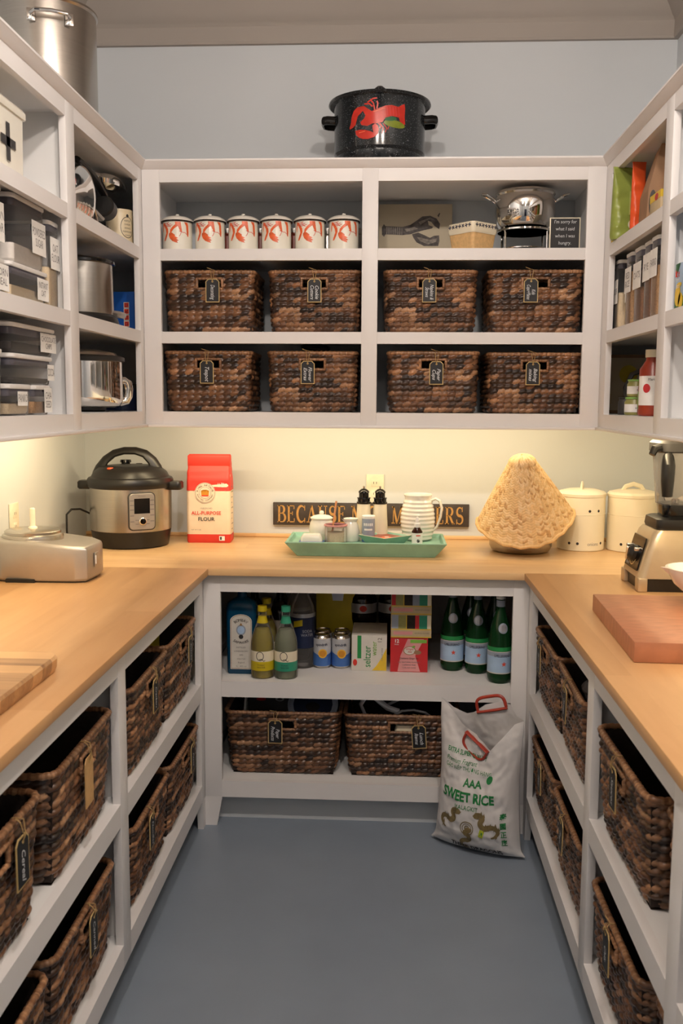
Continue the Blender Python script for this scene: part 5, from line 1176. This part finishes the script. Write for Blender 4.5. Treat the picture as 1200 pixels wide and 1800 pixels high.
# tonic bottles
QP = [(0,0),(.036,0),(.0395,.004),(.0395,.118),(.037,.140),(.028,.170),(.018,.196),(.0145,.210),(.0140,.236),(0,.236)]
def tonic(label, x, y, liq, cap, grp):
    t = bottle('tonic_bottle', label, x, y, QP, 'clear', grp=grp)
    B().lathe([(0,.004),(.036,.004),(.0375,.116),(.033,.145),(.024,.172),(0,.174)], seg=32).build('liquid', liq, t)
    B().lathe([(0,.232),(.0160,.232),(.0165,.234),(.0160,.251),(0,.252)], seg=28).build('cap', cap, t)
    B().lathe([(.0196,.192),(.0152,.210),(.0150,.216)], seg=28).build('neck_label', cap, t)
    b1 = band(t, .0395, .062, .098, 'cream'); b2 = band(t, .0398, .030, .062, cap)
    w2 = wrap(.0402); sh = [(p, 0) for p in ribbon(ell(-.004,.082,.0125,.0150,0,30)+[ell(-.004,.082,.0125,.0150,0,30)[0]], .0022)]+[(p, 0) for p in ribbon([(-.006,.070),(.002,.072),(.010,.064),(.014,.068)], .0022)]
    decal('monogram', sh, w2, ['ink'], b1, .008); text('TONIC\nWATER', .0085, wrap(.0405), 'ink', b2, at=(0,.046), maxe=.008)
    return t
tonic('tonic bottle with yellow cap and label standing at the shelf front', -.436, 3.148, 'yellow_liquid', 'q_yellow', 'tonic bottles')
tonic('tonic bottle with mint green cap and label', -.3545, 3.148, 'pale_liquid', 'q_green', 'tonic bottles')
tonic('second yellow capped tonic bottle, mostly hidden behind the first', -.438, 3.272, 'yellow_liquid', 'q_yellow', 'tonic bottles')
DP = [(0,0),(.036,0),(.039,.004),(.039,.175),(.030,.205),(.015,.225),(.014,.272),(.017,.274),(.017,.285),(0,.286)]
t = bottle('wine_bottle', 'dark bottle with a narrow cream label behind the tonic bottles', -.398, 3.352, DP, 'dark_bottle'); band(t, .039, .08, .16, 'gin_label', a=.5)
t = bottle('wine_bottle', 'dark green bottle at the back behind the gin', -.50, 3.40, DP, 'dark_bottle'); t = bottle('wine_bottle', 'clear necked spirit bottle at the back behind the dark bottle', -.405, 3.46, DP, 'pale_liquid')
WP = [(0,0),(.040,0),(.045,.010),(.045,.130),(.043,.137),(.045,.144),(.045,.190),(.040,.222),(.024,.258),(.014,.274),(.0135,.288),(0,.288)]
def pet(label, x, y):
    t = bottle('soda_bottle', label, x, y, WP, 'clear_smoke', grp='clear soda bottles'); B().lathe([(0,.286),(.016,.286),(.016,.303),(0,.304)], seg=24).build('cap', 'white_plastic', t)
    l = band(t, .0452, .075, .190, 'navy'); band(t, .0454, .186, .200, 'foil_grey', 'label_edge')
    decal('label_badge', [([(-.030,.150),(.004,.158),(.004,.180),(-.030,.172)], 0)], wrap(.0462), ['q_yellow'], t, .008); text('SODA\nWATER', .014, wrap(.0466, ang=R(-70)), 'foil_grey', l, at=(.006,.130), maxe=.008); return t
pet('clear plastic soda bottle with navy label, front of the two', -.310, 3.290); pet('clear plastic soda bottle with navy label, rear of the two', -.336, 3.392)
# cans
CP_ = [(0,.004),(.024,0),(.027,.002),(.0328,.010),(.0328,.108),(.026,.118),(.0262,.121),(.024,.121),(.023,.118),(0,.118)]
def can(label, x, y):
    t = thing('drink_can', label, 'can', (x, y, ZD), 0, 'lemon sparkling water cans'); B().lathe(CP_, seg=40).build('can_body', 'steel', t)
    B().lathe([(.0331,.009),(.0331,.109)], seg=40).build('white_wrap', 'can_white', t)
    decal('fruit_print', [([(-.050,.010),(.050,.010),(.050,.060),(.025,.052),(.0,.046),(-.025,.055),(-.050,.062)], 0), (ell(.004,.056,.0165,.0165), 1), (ell(.004,.056,.012,.012), 2)], wrap(.0332), ['can_blue','lemon','gold'], t, .008)
    text('spindrift', .0135, wrap(.0337), 'navy', t, at=(0,.088), maxe=.008, bold=.0002); return t
for x, y, l in ((-.2385,3.285,'front left of the four'),(-.1705,3.285,'front right of the four'),(-.2395,3.356,'rear left of the four'),(-.1715,3.356,'rear right of the four')): can('blue and white lemon sparkling water can, '+l, x, y)
t = thing('drink_carton_box', 'tall yellow cardboard box behind the cans', 'box', (-.200, 3.510, ZD))
B().box((-.074,-.05,0),(.074,.05,.300), 0, .001).build('carton', 'yellow_box', t); decal.c = None
decal('cup_print', [([(-.012,.205),(.026,.205),(.034,.262),(-.020,.262)], 0), (ell(.042,.278,.008,.010), 1), (rect(-.060,.245,-.040,.275), 2)], flat((0,-.05,0)), ['foil_grey','carton_tan','gold_edge'], t)
# seltzer and ginger ale cartons
t = thing('can_carton', 'white twelve-pack seltzer carton with a green stripe and yellow corner', 'box', (-.068, 3.335, ZD))
B().box((-.0625,-.095,0),(.0625,.095,.130), 0, .001).build('carton', 'carton_white', t); sf = flat((0,-.095,0))
decal('carton_print', [(rect(-.042,.045,-.028,.128), 0), (ell(-.050,.030,.0075,.012), 1), ([(.010,.002),(.0615,.002),(.0615,.085),(.045,.050),(.025,.018)], 2)], sf, ['stamp_green','red_ink','yellow_pack'], t)
sf2 = flat((0,-.0958,0)); text('seltzer', .036, sf2, 'stamp_green', t, rot=PI/2, at=(-.006,.052), sx=.80); text('water', .026, sf2, 'pale_green', t, rot=PI/2, at=(.018,.082), sx=.85); text('12', .020, sf2, 'ink_soft', t, rot=PI/2, at=(.038,.112)); text('12 FL OZ CANS', .007, sf2, 'ink_soft', t, rot=PI/2, at=(.046,.060))
t = thing('can_carton', 'red twelve-pack ginger ale carton under the two tan cartons', 'box', (.073, 3.335, ZD))
B().box((-.066,-.100,0),(.066,.100,.126), 0, .001).build('carton', 'carton_red', t); sf = flat((0,-.100,0)); sf2 = flat((0,-.1014,0))
decal('carton_print', [([(-.040,.002),(.040,.002),(.022,.060),(.052,.120),(-.005,.120),(-.030,.060)], 0), (ell(.002,.078,.022,.016), 1), (ell(.002,.078,.0195,.0138), 2), (rect(.004,.106,.062,.118), 3), (ell(.030,.072,.013,.008), 4), (ell(.016,.092,.006,.004,.5), 3)], sf, ['carton_pink','label_gold','carton_white','pale_green','kraft'], t)
text('12', .017, sf2, 'paper_white', t, at=(-.044,.112), bold=.0004); text('PACK', .006, sf2, 'paper_white', t, at=(-.044,.100)); text('Ginger\nAle', .0105, sf2, 'red_ink', t, at=(.002,.079), shear=.3); text('Cranberry Ginger Ale', .0095, sf2, 'ink', t, at=(.0,.050), sx=.8)
for i, l in enumerate(['ALL NATURAL FLAVORS', 'CAFFEINE FREE', '12 FL OZ CANS']): text(l, .0072, sf2, 'ink_soft', t, at=(0,.036-i*.010))
for i, lb in enumerate(('tan carton with colourful picture strip, lower of the two stacked on the red carton', 'tan carton with colourful picture strip, upper of the two, touching the shelf top')):
    t = thing('drink_carton_box', lb, 'box', (.079, 3.325, ZD+.1265+i*.0835), 0, 'tan picture cartons'); B().box((-.071,-.095,0),(.071,.095,.083), 0, .001).build('carton', 'carton_tan', t)
    cs_ = [('water_grey',-.069,-.045),('jam_green',-.045,-.018),('yellow_pack',-.018,-.015),('cocoa',-.015,.014),('carton_red',.014,.028),('q_green',.028,.056),('cream',.056,.069)]
    if i: cs_ = cs_[4:5]+cs_[1:4]+cs_[0:1]+cs_[5:]; xs = -.069; c2 = []
    if i:
        for m_, a_, b_ in cs_: c2.append((m_, xs, xs+b_-a_)); xs += b_-a_
        cs_ = c2
    decal('picture_strip', [(rect(a_,.032,b_,.080), k) for k, (m_, a_, b_) in enumerate(cs_)], flat((0,-.095,0)), [q[0] for q in cs_], t)
    decal('edge_lines', [(rect(-.071,.028,.071,.031), 0), (rect(-.071,.0,.071,.003), 0), (rect(-.062,.010,.005,.022), 1)], flat((0,-.095,0)), ['yellow_pack','carton_pink'], t); text('ASSORTED FLAVORS', .007, flat((0,-.0958,0)), 'ink_soft', t, at=(.038,.016), sx=.8)
decal.c = (0,0)
# cola bottles
KP = [(0,0),(.042,0),(.050,.012),(.052,.06),(.047,.10),(.052,.14),(.053,.19),(.050,.215),(.036,.25),(.016,.285),(.014,.300),(0,.300)]
for x, y, l in ((-.098,3.492,'dark cola bottle with a silver label band, left of the pair behind the seltzer'),(.012,3.500,'dark cola bottle with a silver label band, right of the pair behind the seltzer')):
    t = bottle('soda_bottle', l, x, y, KP, 'cola', grp='cola bottles'); band(t, .0535, .190-.028, .190+.008, 'foil_grey', a=2.4); decal('red_mark', [(ell(.002,.180,.014,.012), 0)], wrap(.0545), ['red_ink'], t, .008)
# sparkling water bottles
def lerp(t_, pts):
    for (a, va), (b_, vb) in zip(pts, pts[1:]):
        if t_ <= b_: return va+(vb-va)*(t_-a)/(b_-a)
    return pts[-1][1]
SP = [(0,.006),(.020,.0),(.034,.0),(.0405,.012),(.0415,.024),(.0400,.030),(.0415,.036),(.0415,.112),(.0400,.150),(.030,.200),(.018,.240),(.0145,.262),(.0142,.292),(0,.292)]
def sparkling(label, x, y, da=0, h=1.0):
    t = bottle('water_bottle', label, x, y, [(r, z*h) for r, z in SP], 'green_glass', grp='green sparkling water bottles'); A_ = -PI/2+da
    B().lathe([(0,.288),(.0160,.288),(.0160,.302),(.0150,.304),(0,.304)], seg=24, X=Matrix.Translation((0,0,(h-1)*.292))).build('cap', 'paper_white', t)
    B().lathe([(.0149,.262*h),(.0149,.284*h)], seg=24).build('neck_foil', 'water_grey', t)
    l = band(t, .0415, .038, .112, 'water_blue', ang=A_); band(t, .0417, .096, .112, 'water_grey', 'label_top', ang=A_); band(t, .0418, .036, .0395, 'gin_label', 'label_edge', ang=A_); band(t, .0418, .1105, .113, 'gin_label', 'label_edge', ang=A_); band(t, .0412, .114, .128, 'stamp_green', 'green_band', ang=A_)
    w2 = wrap(.0424, ang=A_); text('S.PELLEGRINO', .0125, w2, 'navy', l, at=(-.003,.098), maxe=.008, sx=.72, bold=.0002)
    st = [((.0095 if i % 2 == 0 else .004)*math.cos(PI/2+i*PI/5)+.002, .070+(.0095 if i % 2 == 0 else .004)*math.sin(PI/2+i*PI/5)) for i in range(10)]; decal('star_mark', [(st, 0)], w2, ['star_red'], l, .008)
    nf = lambda u, v: (lambda r, a: (r*math.cos(a), r*math.sin(a), v))(lerp(v, [(.112,.0415),(.150,.0400),(.200,.030),(.240,.018)])+.0012, A_+u/.032)
    decal('neck_medallion', [(ell(0,.192,.0165,.0175), 0), (ell(0,.192,.0125,.013), 1)], nf, ['water_grey','foil_grey'], t, .006)
    return t
sparkling('green sparkling water bottle, left of the three in front', .228, 3.292); sparkling('green sparkling water bottle, middle of the three in front', .314, 3.262); sparkling('green sparkling water bottle, right one, nearest the shelf edge', .381, 3.152, .2)
sparkling('green sparkling water bottle behind the right front one', .384, 3.345, .2); sparkling('green sparkling water bottle at the back of the row', .300, 3.385)

# things in the lower baskets
def lid_tub(label, x, y, z, r, mat_lid, mat, rx=0, ry=0, h=.06):
    t = thing('lidded_tub', label, 'tub', (x, y, z)); t.rotation_euler = (rx, ry, 0)
    B().lathe([(0,0),(r*.9,0),(r*.95,h*.9),(0,h*.9)], seg=40).build('tub_body', mat, t)
    B().lathe([(0,h*.86),(r*.98,h*.86),(r,h*.88),(r,h),(r*.93,h*1.01),(r*.90,h*.97),(0,h*.97)], seg=44).build('lid', mat_lid, t); return t
t = lid_tub('round tub with translucent blue lid in the paper products basket', -.266, 3.268, .338, .090, 'water_grey', 'can_white', R(40), 0, .08)
decal.c = None; decal('lid_print', [(ell(0,0,.07,.07), 0), (ell(0,-.01,.025,.018), 1)], lambda u, v: (u, v, .0785), ['navy','cocoa'], t); decal.c = (0,0)
t = thing('napkin_packet', 'dark wrapped packet standing in the paper products basket', 'packet', (-.42, 3.30, .300)); B().box((-.09,-.02,-.10),(.08,.02,.118), 0, .008).build('packet', 'dark_grey', t)
decal.c = None; decal('packet_print', [(ell(-.04,.092,.018,.006), 0), (ell(.028,.094,.016,.009), 1), (ell(.028,.094,.009,.004), 2)], flat((0,-.02,0)), ['carton_red','foil_grey','dark_grey'], t); decal.c = (0,0)
t = tag(B().box((-.004,-.05,0),(.004,.05,.22), 0, .002).build('paper_sheet', 'paper_white', loc=(-.532, 3.30, .215)), 'white paper edge sticking up at the left of the basket', 'paper'); t.rotation_euler = (0, R(6), 0)
b = B(); b.tube([(-.10,0,.0),(-.115,0,.035),(-.10,0,.062),(-.07,0,.066),(-.045,0,.045),(-.02,0,.025),(.02,0,.012)], .010, 8, flat=.35); t = thing('lunch_bag_strap', 'pale fabric straps looping out of the lunch items basket', 'straps', (.020, 3.19, .375)); b.build('looped_strap', 'can_white', t)
B().tube([(-.02,.02,.030),(.02,.02,.050),(.06,.03,.065),(.09,.03,.075)], .010, 8, flat=.4).build('long_strap', 'can_white', t); B().tube([(.0,-.01,.0),(.03,-.02,.022),(.07,-.02,.026),(.11,-.02,.018),(.13,-.01,.0)], .009, 8, flat=.5).build('short_strap', 'can_white', t)
tag(B().loft([(.10,.03,.012,0),(.11,.035,.014,.03),(.10,.03,.012,.05)]).build('folded_cloth', 'cream', loc=(.080, 3.168, .300)), 'folded cream cloth seen through the basket handle hole', 'cloth')
tag(B().box((-.05,-.10,0),(.05,.10,.16), 0, .01).build('snack_packet', 'yellow_box', loc=(-.80, 2.87, .572)), 'yellow packet inside the basket nearest the gin', 'packet')
lid_tub('round clear tub in the upper right basket, upper one', .60, 2.40, .692, .085, 'clear_smoke', 'can_white', 0, R(-12), .055); lid_tub('round clear tub in the upper right basket, lower one', .60, 2.37, .605, .085, 'clear_smoke', 'can_white', 0, R(0), .055)
tag(B().lathe([(0,0),(.04,0),(.045,.02),(.045,.14),(.02,.19),(0,.19)], seg=24).build('oil_bottle', 'leaf_green', loc=(.66, 1.83, .175)), 'green bottle inside the lower right basket', 'bottle')
tag(B().loft([(.10,.09,.03,0),(.12,.11,.04,.05),(.06,.05,.02,.09)]).build('plastic_wrap', 'can_white', loc=(.62, 2.38, .30)), 'crumpled pale wrap in the lower right basket', 'wrap')

# ================================================================= RICE SACK
t = thing('rice_sack', 'slumped white sack of sweet rice with red carry handles', 'sack', (.300, 2.958, .0))
BD = Vector((math.cos(R(-25)), math.sin(R(-25)), 0)); ND = Vector((math.sin(R(-25)), -math.cos(R(-25)), 0))
W = .300
HF = [(0,.485),(.10,.465),(.30,.425),(.50,.405),(.68,.360),(.78,.395),(.90,.440),(1,.452)]
HB = [(0,.485),(.12,.455),(.28,.442),(.38,.455),(.52,.490),(.70,.505),(.82,.500),(.90,.46),(1,.452)]
def surf(s, v, side=1, off=0):
    """s 0..1 across, v height in metres along the sheet"""
    Hm = lerp(s, HF if side > 0 else HB); q = v/Hm
    cx = (s-.5)*W
    neck = 1-.10*math.sin(PI*min(1, v/.42))*.6-(.05 if v > .3 else .05*(v/.3))
    flare = .035*max(0, 1-v/.05)**2
    x = cx*(neck)*(1+flare*2.6)-.010*(v/.45)
    prof = (max(0, 1-abs(2*s-1)**2.6))**.62
    th = .085*prof*(min(1, v/.085)**.55)*(1-.72*max(0, (v-.20)/.26) if v > .20 else 1)
    th = max(th, .0015)
    fold = .006*math.sin(9*s+v*22)*min(1, v/.1)*(.4+1.2*max(0, v-.22)*4)+.004*math.sin(33*v+11*s*(1-s))*max(0, 1-v/.22)
    nz_ = .010*noise.noise(Vector((s*5+side*3, v*16, .3)))+.004*noise.noise(Vector((s*16, v*48, side)))
    d_ = side*(th)+ (fold+nz_)*(1 if side > 0 else .6)*min(1, prof*1.6)*min(1, v/.03) + off*side
    lean = -.045*(v/.45)-.0
    z = v*.985*(1-.02*math.sin(PI*s))+.004
    if v < .03: z += 0.010*(1-v/.03)*(abs(2*s-1)**3)
    p = BD*x+ND*(d_+lean); return Vector((p.x, p.y, z))
NS, NVv = 60, 90
for nm, side in (('front_panel', 1), ('back_panel', -1)):
    vs = []; fs = []
    for j in range(NVv+1):
        for i in range(NS+1):
            s = i/NS; Hm = lerp(s, HF if side > 0 else HB); vs.append(tuple(surf(s, Hm*j/NVv, side)))
    for j in range(NVv):
        for i in range(NS): f = (j*(NS+1)+i, j*(NS+1)+i+1, (j+1)*(NS+1)+i+1, (j+1)*(NS+1)+i); fs.append(f if side > 0 else f[::-1])
    o = B().add(vs, fs).build(nm, 'rice_bag', t, ang=80)
    if side > 0: front = o
# rice bulk hides the hollow: close the base
sfn = lambda u, v: tuple(surf(.5+u/W, v, 1, .0022))
decal.c = None
rot_ = R(-9)
def sk(u, v): return (u, v+math.tan(rot_)*u*0)
def stext(s_, size, u, v, mat, **k): text(s_, size, sfn, mat, front, at=(u, v), maxe=.012, **k)
stext('EXTRA SUPER QUALITY', .020, -.030, .335, 'bag_green', sx=.72, bold=.0004, rot=R(-3)); stext('Premium Fragrant', .021, -.050, .310, 'bag_green', sx=.75, shear=.3, rot=R(-3)); stext('GẠO NẾP THƯỢNG HẠNG', .018, -.020, .288, 'bag_green', sx=.80, rot=R(-3))
stext('AAA', .034, .002, .248, 'bag_green', bold=.0010, sx=.95); stext('SWEET RICE', .043, -.014, .204, 'bag_green', bold=.0016, sx=.83); stext('MALAGKIT', .021, -.014, .170, 'bag_green', sx=.85); stext('THREE DRAGONS', .024, .012, .024, 'ink', sx=.9, bold=.0008)
for i, ch in enumerate('泰國正庄'): stext(ch, .024, .112, .150-i*.029, 'bag_green', sx=.8, bold=.0005)
def dragon(cx, cy, sc, fl=1, rot=0):
    P1 = [(-.9,.9),(-.5,1.1),(-.3,.8),(-.6,.5),(-.5,.15),(-.1,.0),(.3,.2),(.7,.1),(.9,-.3),(.6,-.7),(.2,-.8)]
    pts = []
    for i in range(len(P1)-1):
        for k in range(4): f = k/4; pts.append((P1[i][0]*(1-f)+P1[i+1][0]*f, P1[i][1]*(1-f)+P1[i+1][1]*f))
    for _ in range(3): pts = [pts[0]]+[((pts[i-1][0]+pts[i][0]*2+pts[i+1][0])/4, (pts[i-1][1]+pts[i][1]*2+pts[i+1][1])/4) for i in range(1, len(pts)-1)]+[pts[-1]]
    T_ = lambda p: (cx+sc*(fl*p[0]*math.cos(rot)-p[1]*math.sin(rot)), cy+sc*(fl*p[0]*math.sin(rot)+p[1]*math.cos(rot)))
    q = [T_(p) for p in pts]; n_ = len(q); out = ribbon(q, [sc*(.42*math.sin(PI*(.12+.85*i/n_))+.06) for i in range(n_)])
    out.append([T_(p) for p in ((-1.25,.95),(-1.0,1.25),(-.6,1.3),(-.45,1.0),(-.75,.75),(-1.1,.75))])
    for k in range(3, n_-3, 4): a_ = q[k]; out.append([(a_[0], a_[1]+sc*.10), (a_[0]+sc*.12, a_[1]+sc*.40), (a_[0]+sc*.22, a_[1]+sc*.08)]); out.append([(a_[0], a_[1]-sc*.08), (a_[0]-sc*.10, a_[1]-sc*.36), (a_[0]+sc*.12, a_[1]-sc*.10)])
    return out
sh = [(p, 0) for p in dragon(-.078,.118,.038,-1)]
decal('printed_dragon', sh, sfn, ['bag_bronze'], front, .012)
decal('printed_dragon', [(p, 0) for p in dragon(.062,.112,.040,1)], sfn, ['bag_bronze'], front, .012); decal('printed_dragon', [(p, 0) for p in dragon(-.014,.052,.034,-1,.5)], sfn, ['bag_bronze'], front, .012)
sh = [(p, 0) for p in ring(-.010,.102,.021,.024)+ring(-.010,.102,.014,.016)+ring(-.010,.102,.006,.009,16)]
sh += [([(.030,.080),(.046,.078),(.054,.104),(.038,.108)], 1), ([(.036,.086),(.044,.085),(.048,.099),(.041,.101)], 2)]
sh += [(ell(.062,.268,.014,.010,1.1), 3)]
decal('round_seal', sh, sfn, ['bag_bronze','lime','bag_green','bag_green'], front, .012)
def handle(s0, v0, s1, v1, side, up, nm):
    a = surf(s0, v0, side, .004); b_ = surf(s1, v1, side, .004); ax = (b_-a); L_ = ax.length; ax.normalize(); upv = Vector((0,0,1)); upv = (upv-ax*upv.dot(ax)).normalized()*up
    p = lambda f, h: a+ax*(L_*f)+upv*h+ND*(.004)
    bb = B(); bb.tube([p(0,-.004),p(.35,-.005),(p(.65,-.005)),p(1,-.004)], .0085, 8, flat=.6); bb.tube([p(.5-.47*math.copysign(abs(math.cos(q))**.45, math.cos(q)), .042*math.sin(q)**.55 if math.sin(q) > 1e-4 else 0) for q in [PI*i/20 for i in range(21)]], .0055, 8, flat=.8)
    return bb.build(nm, 'handle_red', t)
handle(.42,.462,.78,.490,-1,1,'carry_handle'); handle(.36,.402,.66,.352,1,-1,'carry_handle')
decal.c = (0,0)
bpy.context.view_layer.update()
